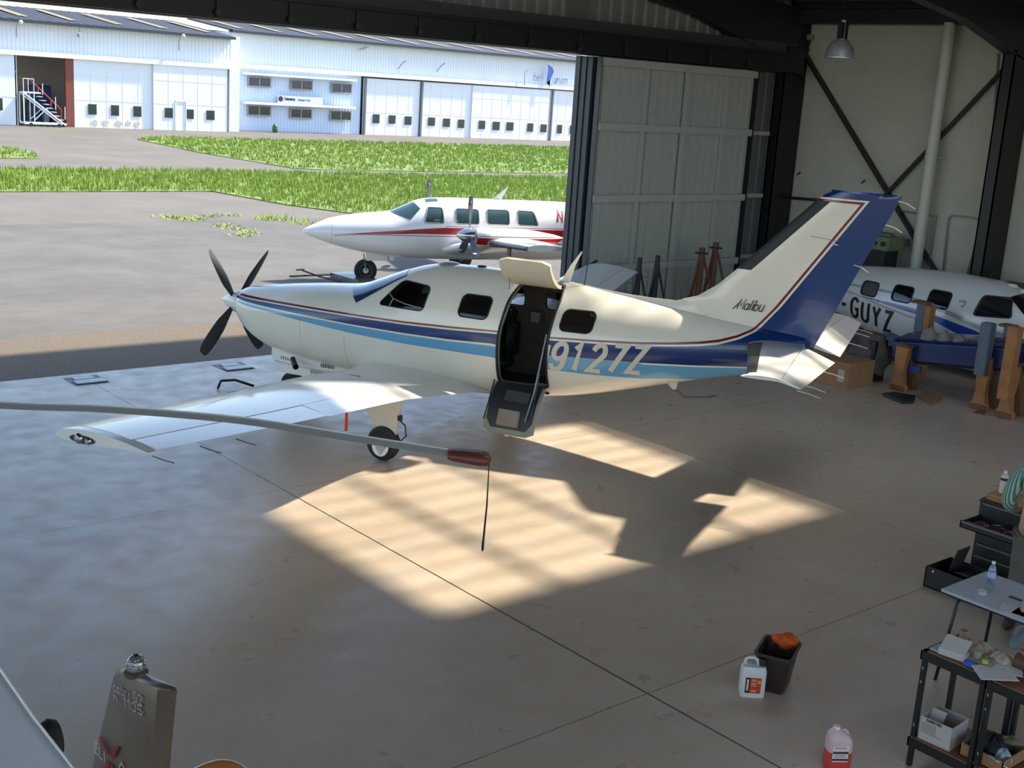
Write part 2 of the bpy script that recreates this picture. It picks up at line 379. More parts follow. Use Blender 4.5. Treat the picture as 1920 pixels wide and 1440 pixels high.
# wall items
def wx(px, py, X=21.9): return at(px, py, 0, X)
t = thing('wall_brace', 'black diagonal cross brace of steel angles on the white wall', 'brace', (21.93,14,0))
def rel(p, o): return Vector(p) - o.location
a, b = wx(1490,70), wx(1790,570); MB().bar(rel(a,t), rel(b,t), .05, .15, up=(1,0,0)).build('diagonal', steel2, t)
a, b = wx(1560,475), wx(1905,108); MB().bar(rel(a,t)+Vector((-.04,0,0)), rel(b,t)+Vector((-.04,0,0)), .05, .12, up=(1,0,0)).build('diagonal', steel2, t)
pipem = M('white_pipe', (196,194,184), .45, 0, .06)
top, bot = wx(1775,40,21.7), wx(1722,510,21.7)
t = thing('drain_pipe', 'thick white vertical drain pipe on the white wall', 'pipe', (21.7,(top.y+bot.y)/2,0))
MB().tube([(0,0,.05),(0,0,6.05)], .115, 20).build('pipe', pipem, t, smooth=40)
MB().lathe([(.12,-.02),(.13,-.02),(.13,.02),(.12,.02)], (0,0,3.55)).box((.1,-.13,3.53),(.28,.13,3.57)).build('pipe_clamp', pipem, t)
cond = M('grey_conduit', (150,148,142), .5, 0, .05)
def conduit(pts, label, r=.018):
    p = [wx(*q, 21.95) for q in pts]; tag(MB().tube(p, r, 8).build('cable_conduit', cond, smooth=True), label, 'conduit')
conduit([(1872,100),(1858,300),(1842,405),(1812,520)], 'thin vertical conduit running down the wall beside the second column', .02)
conduit([(1684,395),(1756,405),(1754,412),(1741,500)], 'thin conduit turning down the wall behind the drain pipe')
conduit([(1874,414),(1784,404),(1778,410),(1768,508)], 'thin conduit turning down the wall right of the drain pipe')
tag(MB().tube([wx(1452,445,21.7), wx(1464,376,21.7), wx(1470,370,21.7), wx(1520,374,21.7), wx(1533,375,21.7)], .03, 8).build('black_pipe', steel2, smooth=True), 'black pipe bent over at the corner behind the fin tip', 'pipe')
def wallbox(px, py, s1, s2, label, name='junction_box', col=(140,138,132)):
    p = wx(px, py, 21.95)
    tag(MB().box((p.x-.1,p.y-s1/2,p.z-s2/2),(p.x,p.y+s1/2,p.z+s2/2)).build(name, M('box_%d'%px, col, .5), bevel=.01), label, 'electrical box')
wallbox(1852,481,.16,.16, 'small grey switch box on the wall beside the second column')
wallbox(1700,454,.14,.14, 'small grey junction box on the wall left of the drain pipe')
wallbox(1522,70,.12,.10, 'tiny grey box with a hooked cable high in the wall corner')
tag(MB().tube([wx(1521,74,21.9), wx(1515,90,21.9), wx(1510,98,21.9), wx(1518,92,21.9)], .012, 6).build('hooked_cable', steel2), 'black cable looping under the box high in the corner', 'cable')
# green machine and shelf beyond the parked fuselage
t = thing('workshop_machine', 'pale green machine head with dark knobs on a dark stand by the wall', 'machine', (21.2, 13.55, 0))
MB().box((-.25,-.28,1.72),(.3,.65,1.98)).build('housing', M('pale_green_paint',(104,126,84),.5), t, bevel=.02)
for i in range(4): MB().lathe([(0,-.02),(.05,-.02),(.05,.02),(0,.02)], (-.27,-.17+i*.19,1.85), 'X', 14).build('knob', steel2, t)
MB().box((-.2,-.2,0),(.25,.6,1.72)).build('stand', M('dark_stand',(34,34,34),.6), t)
MB().tube([(0,-.2,1.99),(0,.6,1.99)], .07, 10).build('top_tube', M('grey_metal',(120,124,120),.4,.6), t)
t = thing('workbench', 'dark blue bench with a brown top at the wall right of the second column', 'bench', (21.2,9.9,0))
MB().box((-.6,-1.6,1.38),(.6,1.25,1.44)).build('bench_top', M('brown_board',(92,80,66),.6), t)
MB().box((-.55,-1.55,1.2),(.55,1.2,1.38)).box((-.55,.9,0),(.5,1.2,1.2)).box((-.55,-1.55,0),(.5,-1.2,1.2)).build('frame', M('navy_paint',(24,32,58),.5), t)
# pendant lamp
t = thing('pendant_lamp', 'metal bell pendant lamp hanging from the roof in front of the white wall', 'lamp', (18.5,13.18,5.20))
alu = M('brushed_aluminium', (196,198,202), .35, .55, .05)
mb = MB(); mb.lathe([(.255,0),(.25,.02),(.235,.1),(.20,.2),(.14,.28),(.09,.31),(.085,.30),(.13,.27),(.19,.19),(.225,.1),(.24,.02)], n=32); mb.build('bell_shade', alu, t, smooth=50)
MB().lathe([(.26,-.008),(.268,-.008),(.268,.008),(.26,.008)], n=32).build('rim', alu, t)
MB().box((-.09,-.05,.32),(-.01,.05,.60)).box((.03,-.05,.32),(.10,.05,.60)).build('gear_housing', steel2, t, bevel=.01)
MB().lathe([(.045,.3),(.045,.62),(.03,.64)], n=14).build('lamp_holder', alu, t)
MB().tube([(0,0,.62),(0,0,zroof(18.5)-5.2-.1)], .006, 6).tube([(.03,-.2,.03),(.04,-.23,.15),(.03,-.1,.3),(.03,-.05,.5)], .006, 6).build('cord', steel2, t)
# ------------------------------------------------------------------ outside: apron, grass, hangars beyond
def apron_mat():
    s = NT('apron'); X, Y, Z = s.xyz()
    far = s.mix(s.noise(.25, 5, .6), lin((100,95,88)), lin((116,110,102)))
    far = s.mix(s.math('MULTIPLY', s.noise(1.2, 6, .7, scl=(1,.35,1), mn=.42, mx=.7), .4), far, lin((92,88,82)))
    wy = s.math('ADD', Y, s.math('MULTIPLY', s.noise(.8), .12))
    band = s.lt(wy, 19.35)
    near = s.mix(s.noise(40, 3, .8), lin((78,70,60)), lin((124,111,95)))
    grey = s.mix(s.noise(.5, 6, .65), lin((90,87,82)), lin((108,104,98)))
    grey = s.mix(s.math('MULTIPLY', s.noise(2.4, 6, .75, scl=(.5,1.6,1), mn=.5, mx=.72), .5), grey, lin((84,81,77)))
    mid = s.lt(s.math('ADD', Y, s.math('MULTIPLY', X, .0)), 33.0)
    c = s.mix(mid, far, grey); c = s.mix(band, c, near)
    # dark seams
    for y in (33.0,): c = s.mix(s.math('MULTIPLY', s.lt(s.math('ABSOLUTE', s.math('SUBTRACT', wy, y+.05)), .05), .6), c, lin((96,92,84)))
    s.color(c); s.set(Roughness=.85); s.b.inputs['Specular IOR Level'].default_value = .25
    s.bump(s.noise(25, 5, .7), .15, .01); return s.m
apm = apron_mat()
struct(MB().box((-80,16.70,-.3),(160,140,-.005)).build('floor', apm))
struct(MB().box((-80,-120,-.3),(100,-10,-.005)).box((-80,-10,-.3),(-14,16.70,-.005)).build('floor', apm))  # ground out of view, added to bounce sunlight into the hangar
def inside(x, y, poly):
    r = False; n = len(poly); j = n-1
    for i in range(n):
        if (poly[i][1] > y) != (poly[j][1] > y) and x < (poly[j][0]-poly[i][0])*(y-poly[i][1])/(poly[j][1]-poly[i][1])+poly[i][0]: r = not r
        j = i
    return r
s = NT('grass'); s.color(s.mix(s.noise(.9, 5, .7), lin((112,134,50)), lin((148,166,76)))); s.set(Roughness=.7); s.b.inputs['Specular IOR Level'].default_value = .2
grassm = s.m
s = NT('grass_ground'); s.color(s.mix(s.noise(3, 5, .7), lin((92,112,50)), lin((122,138,72)))); s.set(Roughness=.9); grassg = s.m
def grass(poly, label, dens, h, seed):
    rnd = random.Random(seed); mb = MB()
    mb.add([(x,y,.0) for x, y in poly] + [(x,y,.03) for x, y in poly], [tuple(range(len(poly), 2*len(poly)))] + [(i,(i+1)%len(poly),(i+1)%len(poly)+len(poly),i+len(poly)) for i in range(len(poly))], 1)
    xs = [p[0] for p in poly]; ys = [p[1] for p in poly]
    area = (max(xs)-min(xs))*(max(ys)-min(ys)); V = []; Fc = []
    for _ in range(int(area*dens)):
        x = rnd.uniform(min(xs), max(xs)); y = rnd.uniform(min(ys), max(ys))
        if not inside(x, y, poly): continue
        for _k in range(5):
            a = rnd.uniform(0, 2*PI); hh = h*rnd.uniform(.5, 1.2); wd = .016*(y/35); l = rnd.uniform(0, .25)*hh
            px, py = x+rnd.uniform(-.1,.1), y+rnd.uniform(-.1,.1); b = rnd.uniform(0, 2*PI); i = len(V)
            V += [(px-wd*math.cos(a), py-wd*math.sin(a), .01), (px+wd*math.cos(a), py+wd*math.sin(a), .01), (px+l*math.cos(b), py+l*math.sin(b), hh)]
            Fc.append((i, i+1, i+2))
    mb.add(V, Fc, 0)
    o = mb.build('grass_strip', [grassm, grassg], fix=False); o['kind'] = 'stuff'; return tag(o, label, 'grass')
grass([(4,41.2),(20.7,40.9),(21.2,36.6),(22.3,33.4),(26,30.6),(34,29.4),(42,32),(46,46.4),(24.8,49.0),(4,49.3)], 'long green grass strip between the apron and the taxiway, behind the twin', 22, .24, 1)
grass([(30.4,69.6),(29.6,60),(29.9,51.0),(31,50.3),(46,49.3),(60,48.5),(74,73),(33,72.3)], 'far pointed lawn between the taxiway and the white hangars', 9, .22, 2)
grass([(8,62.6),(19.9,61.8),(20.3,58),(19.4,54.7),(8,54.3)], 'small grass patch at the left edge in front of the open hangar', 10, .22, 3)
# weeds in the seam
rnd = random.Random(5); V = MB()
for (px, py) in [(332,410),(345,409),(372,411),(395,406),(418,424),(448,431),(470,437),(500,412),(505,408),(532,413),(570,420),(355,413),(310,406),(430,404),(455,442)]:
    g = at(px, py, 2, 0)
    for k in range(40):
        a = rnd.uniform(0, 2*PI); r = rnd.uniform(0, .35); x, y = g.x+r*math.cos(a)*1.4, g.y+r*math.sin(a); h = rnd.uniform(.03, .28 if px in (500,532,570) else .1); b = rnd.uniform(0,2*PI)
        V.add([(x-.02,y,0),(x+.02,y+.01,0),(x+.1*math.cos(b),y+.1*math.sin(b),h)], [(0,1,2)])
o = V.build('weeds', grassm, fix=False); o['kind'] = 'stuff'; tag(o, 'weeds growing in the apron seam left of the twin nose', 'weeds')
white = M('white_sheet', (222,225,231), .5, 0, .03, scale=.5); whitep = M('white_paint_door', (226,229,234), .5, 0, .03, scale=.7)
rooff = M('slate_roof', (52,55,62), .6, 0, .1); tanr = M('tan_roof_light', (140,124,98), .6, 0, .05)
glassd = M('dark_window', (44,58,60), .12, 0, .05, spec=.7); framem = M('grey_frame', (150,150,150), .5, 0, 0)
gutter = M('blue_grey_gutter', (48,56,74), .5, 0, .05)
def ptY(px, py, Y): q = at(px, py, 1, Y); return q.x, q.z
def hangar(name, label, X0, X1, Y, z_door, z_eave, ridge_y, ridge_z, rise=0, pitch=.27):
    t = thing(name, label, 'building', (X0, Y, 0)); W = X1-X0
    mb = MB(); mb.box((0,.35,z_door),(W,.6,z_eave)); corr(mb, 0, W, z_door, z_eave, .3, pitch, .035); mb.build('upper_wall', white, t, fix=False)
    MB().box((0,-.25,z_door-.02),(W,.3,z_door+.28)).build('door_track_cover', whitep, t)
    MB().box((-.1,-.35,z_eave-.05),(W+.1,.3,z_eave+.12)).build('gutter', gutter, t)
    mb = MB(); D = ridge_y-Y; n = int(W/.3)
    mb.add([(-.1,-.3,z_eave+.12),(W+.1,-.3,z_eave+.12),(W+.1,D,ridge_z),(-.1,D,ridge_z),(-.1,-.3,z_eave+.02),(W+.1,-.3,z_eave+.02),(W+.1,D,ridge_z-.1),(-.1,D,ridge_z-.1)], [(0,1,2,3),(4,7,6,5),(0,4,5,1),(1,5,6,2),(3,2,6,7),(0,3,7,4)])
    for i in range(n):
        x = i*.6
        if x > W: break
        mb.add([(x,-.3,z_eave+.17),(x+.12,-.3,z_eave+.17),(x+.12,D,ridge_z+.05),(x,D,ridge_z+.05)], [(0,1,2,3)])
    mb.build('roof', rooff, t, fix=False)
    k = 0; x = 1.0
    while x < W-1:
        a, b = .16, .78; za = lambda q: z_eave+.20+(ridge_z-z_eave-.1)*q
        m2 = MB(); m2.add([(x,D*a,za(a)),(x+.6,D*a,za(a)),(x+.6,D*b,za(b)),(x,D*b,za(b))], [(0,1,2,3)]); m2.build('roof_light', tanr, t, fix=False); x += 3.2
    MB().box((0,.6,0),(.2,D,z_eave)).box((W-.2,.6,0),(W,D,z_eave)).box((0,D-.2,0),(W,D,z_eave+.2)).build('side_wall', white, t)
    return t
Yl = 81.0
hl = hangar('hangar_building', 'white hangar on the left with grey roof and one open door bay', 8, 42.4, Yl, 4.36, 6.42, 91, 7.65)
def O(t, x, z, y=0): return (x-t.location.x, y, z)
def leafdoor(t, Y, px0, px1, pyb=None, windows=(), person=None, stain=False):
    x0 = ptY(px0, 150, Y)[0]; x1 = ptY(px1, 150, Y)[0]; ox = t.location.x; dy = Y-t.location.y
    mb = MB(); mb.box((x0-ox,dy,0),(x1-ox,dy+.12,4.36))
    n = max(1, round((x1-x0)/1.05))
    for i in range(n+1): xx = x0-ox+(x1-x0)*i/n; mb.box((xx-.02,dy-.012,0),(xx+.025,dy,4.36))
    for z in (1.75, 3.3): mb.box((x0-ox,dy-.012,z),(x1-ox,dy,z+.03))
    if person:
        a, b = ptY(person[0], 210, Y)[0]-ox, ptY(person[1], 210, Y)[0]-ox
        mb.box((a,dy-.05,.03),(a+.05,dy,2.0)).box((b,dy-.05,.03),(b+.05,dy,2.0)).box((a,dy-.05,1.95),(b,dy,2.0))
    d = mb.build('door', whitep, t)
    for (a, b, c, e) in windows:
        xa, za = ptY(a, b, Y-.02); xb, zb = ptY(c, e, Y-.02); fr = MB().box((xa-ox-.03,dy-.035,zb-.03),(xb-ox+.03,dy-.025,za+.03)).build('window_frame', M('pale_frame',(200,200,200),.5,0,0), t)
        MB().box((xa-ox,dy-.045,zb),(xb-ox,dy-.03,za)).build('pane', glassd, fr)
    return d
leafdoor(hl, Yl, -150, 31, windows=[(-4,184,5,207)])
leafdoor(hl, Yl, 139, 288, windows=[(165,195,181,215),(208,197,223,217),(250,199,265,219)])
leafdoor(hl, Yl-.15, 288, 425, windows=[(309,202,324,221),(349,205,363,223),(387,207,402,225)], person=(328,348))
def stains(t, lst, Y, col):
    rn = random.Random(3)
    for px in lst:
        mb = MB()
        x = ptY(px, 238, Y)[0]-t.location.x; z0 = .12
        poly = [(x+rn.uniform(.1,.3)*math.cos(a), Y-t.location.y-.016, z0+.22+rn.uniform(.12,.26)*math.sin(a)) for a in [i*2*PI/10 for i in range(10)]]
        mb.add(poly, [tuple(range(10))]); mb.build('rust_stain', M('rust', col, .8), t, fix=False)
stains(hl, [178,198,222,240,256], Yl-.005, (196,186,168))
# open bay: dark room behind with shelves
x0, x1 = ptY(31,150,Yl)[0]-8, ptY(139,150,Yl)[0]-8
MB().box((x0-6,5.6,0),(x1+6,5.7,5)).build('back_wall', M('beige_inner',(214,200,182),.7), hl)
MB().box((x0-.1,0,0),(x0+.02,.25,4.4)).build('door_post', M('navy_post',(52,70,104),.5), hl)
MB().box((x1-.55,0,0),(x1-.0,.3,4.4)).build('door_post', M('red_brown_post',(124,62,48),.5,0,.05), hl)
# flood lamps on brackets
def flood(t, px, py, px2, py2, Y):
    a = at(px, py, 1, Y-.5); b = at(px2, py2, 1, Y-.1); o = t.location
    l = MB().tube([b-o, Vector((b.x,Y-.15,a.z-.3))-o, Vector((b.x+.05,Y-.3,a.z))-o, a-o], .035, 6).build('lamp_bracket', framem, t)
    MB().lathe([(0,-.1),(.12,-.05),(.14,.05),(.08,.14),(0,.16)], a-o, 'Z', 12).build('flood_lamp', M('lamp_cream',(216,206,190),.4), l)
flood(hl, 39,42, 31,70, Yl); flood(hl, 344,68, 335,95, Yl)
MB().tube([O(hl,*ptY(147,42,Yl),-.2), O(hl,*ptY(147,60,Yl),-.2)], .05, 6).lathe([(0,-.15),(.12,-.1),(.12,.1),(0,.15)], O(hl,*ptY(148,66,Yl-.3),-.3), 'Z', 10).build('siren', framem, hl)
for px, py in ((50,12),(266,34),(328,40),(470,50)):
    pass
# white step unit in the bay
st = thing('boarding_stairs', 'white wheeled access stairs with red rail in the open hangar bay', 'stairs', (27.6,80.3,0))
wm = M('white_tube',(214,220,226),.4,0,0); rm = M('red_tube',(176,62,56),.4,0,0)
mb = MB()
for y in (0,.8):
    mb.bar((0,y,.15),(0,y,2.1),.07).bar((.05,y,2.05),(3.0-.35,y,.12),.09).bar((0,y,.2),(2.4,y,.2),.12).bar((.65,y,.15),(.65,y,2.1),.05).bar((.65,y,.4),(1.5,y,1.2),.05)
mb.box((0,0,2.05),(1.1,.8,2.13)).build('frame', wm, st)
mb = MB()
for i in range(8): mb.box((1.0+i*.22,.05,1.85-i*.235),(1.22+i*.22,.75,1.88-i*.235))
mb.build('tread', wm, st)
mb = MB()
for x in (0,.3,.65): mb.bar((x,0,2.1),(x,0,2.95),.04)
mb.bar((0,0,2.95),(.65,0,2.95),.05).bar((1.2,0,2.0),(1.2,0,2.7),.04).bar((2.0,0,1.1),(2.0,0,1.9),.04).bar((2.6,0,.5),(2.6,0,1.3),.04).build('guard_rail', wm, st)
MB().bar((0,.8,2.95),(.65,.8,2.95),.06).bar((.65,.8,2.95),(2.65,.8,1.1),.07).bar((1.2,.8,2.1),(1.2,.8,2.5),.05).bar((2.0,.8,1.2),(2.0,.8,1.7),.05).bar((2.65,.8,.3),(2.65,.8,1.1),.05).build('hand_rail', rm, st)
for x in (.4,2.2): MB().lathe([(0,-.04),(.12,-.04),(.12,.04),(0,.04)], (x,-.05,.12), 'Y', 12).build('wheel', steel2, st)
for (nm, lab, cat, lo, hi, col) in [
    ('storage_cabinet','dark blue storage unit at the back of the open bay','cabinet',(29.3,84,1.35),(30.7,84.6,2.5),(44,56,92)),
    ('storage_cabinet','low dark cabinet under the blue unit in the open bay','cabinet',(29.0,84,0),(30.9,84.7,1.3),(58,66,84)),
    ('fuel_drum','red container beside the red-brown door post of the open bay','container',(30.3,82.4,0),(30.65,82.8,.75),(170,48,44)),
    ('white_box','pale box standing on the floor in the open bay','box',(29.9,83.2,0),(30.25,83.6,1.0),(150,160,170))]:
    c = Vector(((lo[0]+hi[0])/2, (lo[1]+hi[1])/2, lo[2])); t = thing(nm, lab, cat, c)
    lo2, hi2 = Vector(lo)-c, Vector(hi)-c
    MB().box(lo2, hi2).build('body', M('c_%d%d%d' % col, col, .5), t, bevel=.02)
    MB().box((lo2.x+.05, lo2.y-.02, hi2.z*.1), (-.02, lo2.y, hi2.z*.9)).box((.02, lo2.y-.02, hi2.z*.1), (hi2.x-.05, lo2.y, hi2.z*.9)).build('door', M('d_%d%d%d' % col, tuple(min(255,int(v*1.25)) for v in col), .5), t)
# the long building to the right
Yr = 83.0
hr = hangar('hangar_building', 'long white hangar with office windows and a blue lettered sign', 43.4, 100, Yr, 4.5, 6.98, 90, 7.9)
MB().box((-1.0,-1.6,0),(-.2,3,6.6)).build('corner_pier', white, hr)
mb = MB(); mb.box((0,.15,0),(11.2,.3,4.5)); corr(mb, 0, 11.2, 0, 4.5, .12, .27, .035); mb.build('office_wall', M('pale_blue_sheet',(202,216,238),.5,0,.02), hr, fix=False)
for q in [(466,144,505,162),(546,150,583,168),(622,156,657,174),(465,198,505,216),(545,204,582,221),(620,208,656,225)]:
    xa, za = ptY(q[0],q[1],Yr); xb, zb = ptY(q[2],q[3],Yr); xa -= 43.4; xb -= 43.4
    fr = MB().box((xa-.08,-.12,zb-.1),(xb+.08,-.02,zb)).box((xa-.08,-.1,za-.02),(xb+.08,-.02,za+.06)).box((xa-.08,-.1,zb),(xa,-.02,za)).box((xb,-.1,zb),(xb+.08,-.02,za)).box(((xa+xb)/2-.04,-.1,zb),((xa+xb)/2+.04,-.02,za)).build('window_frame', framem, hr)
    MB().box((xa,-.06,zb),(xb,-.03,za)).build('pane', glassd if q[1] > 190 else M('blue_pane',(58,66,92),.12), fr)
for q in [(462,135,668,153),(462,190,666,204)]:
    xa, za = ptY(q[0],q[1],Yr-.6); xb, zb = ptY(q[2],q[3],Yr-.6)
    MB().box((xa-43.4,-.75,za-.18),(xb-43.4,-.02,za-.02)).build('awning', whitep, hr)
for px0, px1, wl in [(683,789,[(699,214,711,231),(729,216,741,232),(759,218,771,234)]), (789,888,[(803,220,815,236),(831,222,843,238),(859,224,870,240)]),
                     (888,1033,[(898,226,909,242),(924,228,936,244),(950,229,962,245),(989,231,999,247),(1014,233,1024,248)]), (1035,1110,[(1045,234,1053,250),(1069,235,1077,251)])]:
    leafdoor(hr, Yr-(.0 if px0 != 888 else .12), px0, px1, windows=wl)
for px in (789, 1034, 683): x = ptY(px,200,Yr)[0]-43.4; MB().box((x-.08,-.16,0),(x+.08,-.02,4.4)).build('door_gap', M('gap_grey',(110,114,120),.6,0,0), hr)
for px, py, h in ((755,113,.7),(828,118,.7),(682,86,.3),(688,86,.3)):
    x, z = ptY(px, py, Yr-.4); MB().tube([(x-43.4,.2,z-h),(x-43.4,-.4,z-h*.3),(x-43.4+.2,-.6,z)], .04, 6).build('lamp_bracket', framem, hr)
# lettering of the big sign
sgn = thing('sign_lettering', 'blue lettered sign with a folded blade emblem on the far hangar wall', 'sign', (73.5, Yr-.35, 0))
bl = M('sign_blue', (84,104,138), .5, 0, 0)
def ysurf(Y, t, sh=-.05): return lambda u, v: (u-t.location.x, sh, v-u*0)
xh, zh = ptY(1000,150,82.6); xu, zu = ptY(1038,155,82.6)
ribbon(strokes('heli', xh, 5.05, .72, .2, .15, .85), .06, ysurf(0, sgn), .5).build('letters', bl, sgn, fix=False)
ribbon(strokes('union', xu, 4.97, .70, .18, .15, .8), .06, ysurf(0, sgn), .5).build('letters', bl, sgn, fix=False)
e = [ptY(*p, 82.6) for p in [(1027,121),(1035,126),(1038,134),(1034,143),(1031,152),(1024,154),(1026,142),(1028,131)]]
MB().prism([(x-73.5,-.06,z) for x, z in e], (0,-.04,0)).build('emblem', M('emblem_blue',(48,90,170),.4,0,.1), sgn)
e = [ptY(*p, 82.6) for p in [(1031,150),(1024,155),(1033,160),(1026,165),(1030,161),(1022,157)]]
MB().prism([(x-73.5,-.06,z) for x, z in e], (0,-.04,0)).build('emblem', M('emblem_pale',(130,160,190),.4,0,.1), sgn)
e = [ptY(*p, 82.6) for p in [(983,160),(984,136),(989,131)]]
MB().tube([(x-73.5,-.06,z) for x, z in e], .04, 6).build('emblem', framem, sgn)
b = thing('sign_board', 'small white sign board with a round emblem between the office windows', 'sign', (ptY(565,184,82.8)[0], Yr-.12, ptY(565,190,82.8)[1]))
MB().box((-2.0,-.05,-.35),(1.9,-.01,.35)).build('board', M('sign_white',(232,236,244),.4,0,0), b)
MB().lathe([(.12,-.01),(.2,-.01),(.2,.01),(.12,.01)], (-1.75,-.07,.1), 'Y', 20).build('emblem', M('brown_emblem',(70,58,72),.5,0,.4), b)
ribbon(strokes('Turbomeca', -1.45, .02, .22, .12, 0, .75), .05, lambda u, v: (u,-.07,v), .5).build('letters', M('sign_navy',(56,72,128),.5,0,0), b, fix=False)
ribbon(strokes('TurbSupport Center', -.3, .02, .15, .12, 0, .7), .03, lambda u, v: (u,-.07,v), .5).build('letters', M('sign_grey',(120,140,170),.5,0,0), b, fix=False)
c = at(516,240,1,82.0); tb = tag(MB().lathe([(0,0),(.18,.02),(.22,.2),(.2,.45),(.1,.62),(0,.64)], (c.x,82.0,0), 'Z', 14).build('green_bin', M('green_plastic',(48,104,56),.5), smooth=True), 'small green bin at the foot of the office wall', 'bin')
# ------------------------------------------------------------------ slots and marks in the hangar floor by the door
for k, (px, py, lab) in enumerate([(160,712,'steel floor plate of the door stop near the left edge'), (436,687,'steel floor plate of the door stop behind the propeller')]):
    g = at(px, py, 2, 0); t = thing('floor_plate', lab, 'floor plate', (g.x, g.y, 0)); w_ = .24
    MB().box((-w_,-.27,.001),(w_,.2,.004)).build('recess', steel2, t)
    MB().box((-w_+.04,-.24,.005),(w_-.02,-.05,.02)).box((-w_+.1,-.01,.005),(w_-.1,.15,.016)).build('plate', M('worn_metal',(150,150,150),.4,.7,.2), t)
g = at(430,726,2,0); tag(MB().tube([(g.x-.2,g.y-.05,.02),(g.x-.1,g.y+.06,.09),(g.x+.1,g.y+.02,.09),(g.x+.3,g.y-.15,.02)], .02, 6).build('black_cable', steel2, smooth=True), 'short black curved cable lying behind the left wing', 'cable')
g = [at(*p, 2, .012) for p in [(1268,730),(1284,744),(1330,744),(1344,741)]]; tag(MB().tube(g, .006, 6).build('thin_wire', M('dark_wire',(46,44,44),.5)), 'thin bent wire lying on the floor below the tail', 'wire')
# ------------------------------------------------------------------ aircraft
def interp(tab, a):
    n = len(tab)
    if a <= tab[0][0]: return tab[0][1:]
    if a >= tab[-1][0]: return tab[-1][1:]
    for i in range(n-1):
        if tab[i][0] <= a <= tab[i+1][0]: break
    p0 = tab[max(i-1,0)]; p1 = tab[i]; p2 = tab[i+1]; p3 = tab[min(i+2,n-1)]
    h = p2[0]-p1[0]; t = (a-p1[0])/h; out = []
    for k in range(1, len(p1)):
        d = (p2[k]-p1[k])/h
        d0 = (p1[k]-p0[k])/(p1[0]-p0[0]) if p1[0] > p0[0] else d; d2 = (p3[k]-p2[k])/(p3[0]-p2[0]) if p3[0] > p2[0] else d
        m1 = 0 if d0*d <= 0 else 2*d0*d/(d0+d); m2 = 0 if d2*d <= 0 else 2*d2*d/(d2+d)
        out.append((2*t**3-3*t**2+1)*p1[k] + (t**3-2*t**2+t)*h*m1 + (-2*t**3+3*t**2)*p2[k] + (t**3-t**2)*h*m2)
    return out
class Hull:
    """rows: a, ztop, zbottom, half width, z of widest point, exponent"""
    def __init__(s, rows): s.t = rows
    def sec(s, a, th, inset=0):
        zt, zb, w_, zm, n = interp(s.t, a); zt -= inset; zb += inset; w_ = max(.005, w_-inset)
        c, q = math.cos(th), math.sin(th); e = 2/n
        y = w_*math.copysign(abs(c)**e, c); h = (zt-zm) if q >= 0 else (zm-zb)
        return Vector((-a, y, zm + h*math.copysign(abs(q)**e, q)))
    def side(s, a, z, sgn=1, off=0):
        zt, zb, w_, zm, n = interp(s.t, a); h = (zt-zm) if z >= zm else (zm-zb); k = min(.995, abs(z-zm)/max(h, 1e-4))
        y = w_*(1-k**n)**(1/n); return Vector((-a, sgn*(y+off), z))
    def mesh(s, a0, a1, na=110, nt=64, inset=0):
        R = [[s.sec(a0+(a1-a0)*i/na, 2*PI*k/nt, inset) for k in range(nt)] for i in range(na+1)]
        return MB().loft(R)
    def patch(s, poly, sgn=1, off=.003, n=14):
        """piece of skin inside polygon poly in (a, z), pushed out by off"""
        cx = sum(p[0] for p in poly)/len(poly); cz = sum(p[1] for p in poly)/len(poly); mb = MB(); m = len(poly); P = []
        for i in range(n+1):
            t = i/n
            for q in poly: a, z = cx+(q[0]-cx)*t, cz+(q[1]-cz)*t; P.append(s.side(a, z, sgn, off))
        Fc = [(i*m+k, i*m+(k+1)%m, (i+1)*m+(k+1)%m, (i+1)*m+k) for i in range(n) for k in range(m)]
        return mb.add(P, Fc)
def rrect(a0, a1, z0, z1, r, n=5, sh=0):
    P = []
    for cx, cz, s0 in ((a1-r,z1-r,0),(a0+r,z1-r,90),(a0+r,z0+r,180),(a1-r,z0+r,270)):
        for i in range(n+1):
            t = math.radians(s0+90*i/n); x = cx+r*math.cos(t); z = cz+r*math.sin(t); P.append((x+sh*(z-z0), z))
    return P
def rounded(poly, r=.05, n=4):
    out = []; m = len(poly)
    for i in range(m):
        p = Vector(poly[i]); a = Vector(poly[i-1]); b = Vector(poly[(i+1) % m])
        d1 = (a-p).normalized()*r; d2 = (b-p).normalized()*r
        for k in range(n+1):
            t = k/n; out.append(tuple((p+d1)*(1-t)**2 + p*2*t*(1-t) + (p+d2)*t**2))
    return out
def dense(poly, st=.05):
    out = []
    for i in range(len(poly)):
        a, b = Vector(poly[i]), Vector(poly[(i+1) % len(poly)]); m = max(1, int((b-a).length/st))
        out += [tuple(a.lerp(b, k/m)) for k in range(m)]
    return out
def boolean(o, cutters, mats=None):
    for c in cutters:
        m = o.modifiers.new('cut', 'BOOLEAN'); m.operation = 'DIFFERENCE'; m.object = c; m.solver = 'EXACT'
    dg = bpy.context.evaluated_depsgraph_get(); dg.update()
    me = bpy.data.meshes.new_from_object(o.evaluated_get(dg)); o.modifiers.clear(); o.data = me
    for c in cutters: bpy.data.objects.remove(c)
    for p in me.polygons: p.use_smooth = True
    me.set_sharp_from_angle(angle=math.radians(38))
def foil(c0, c1, n=14, th=.12):
    """closed section between chord fractions; returns (x, +t) upper then lower"""
    def t(x): return 5*th*(.2969*math.sqrt(x)-.126*x-.3516*x*x+.2843*x**3-.1036*x**4)
    xs = [c0+(c1-c0)*(1-math.cos(PI*i/n))/2 for i in range(n+1)]
    up = [(x, t(x)+.018*math.sin(PI*x)) for x in xs]; lo = [(x, -t(x)*.8+.018*math.sin(PI*x)) for x in xs]
    return up + lo[::-1][(1 if c1 > .999 else 0):(-1 if c0 < .001 else None)]
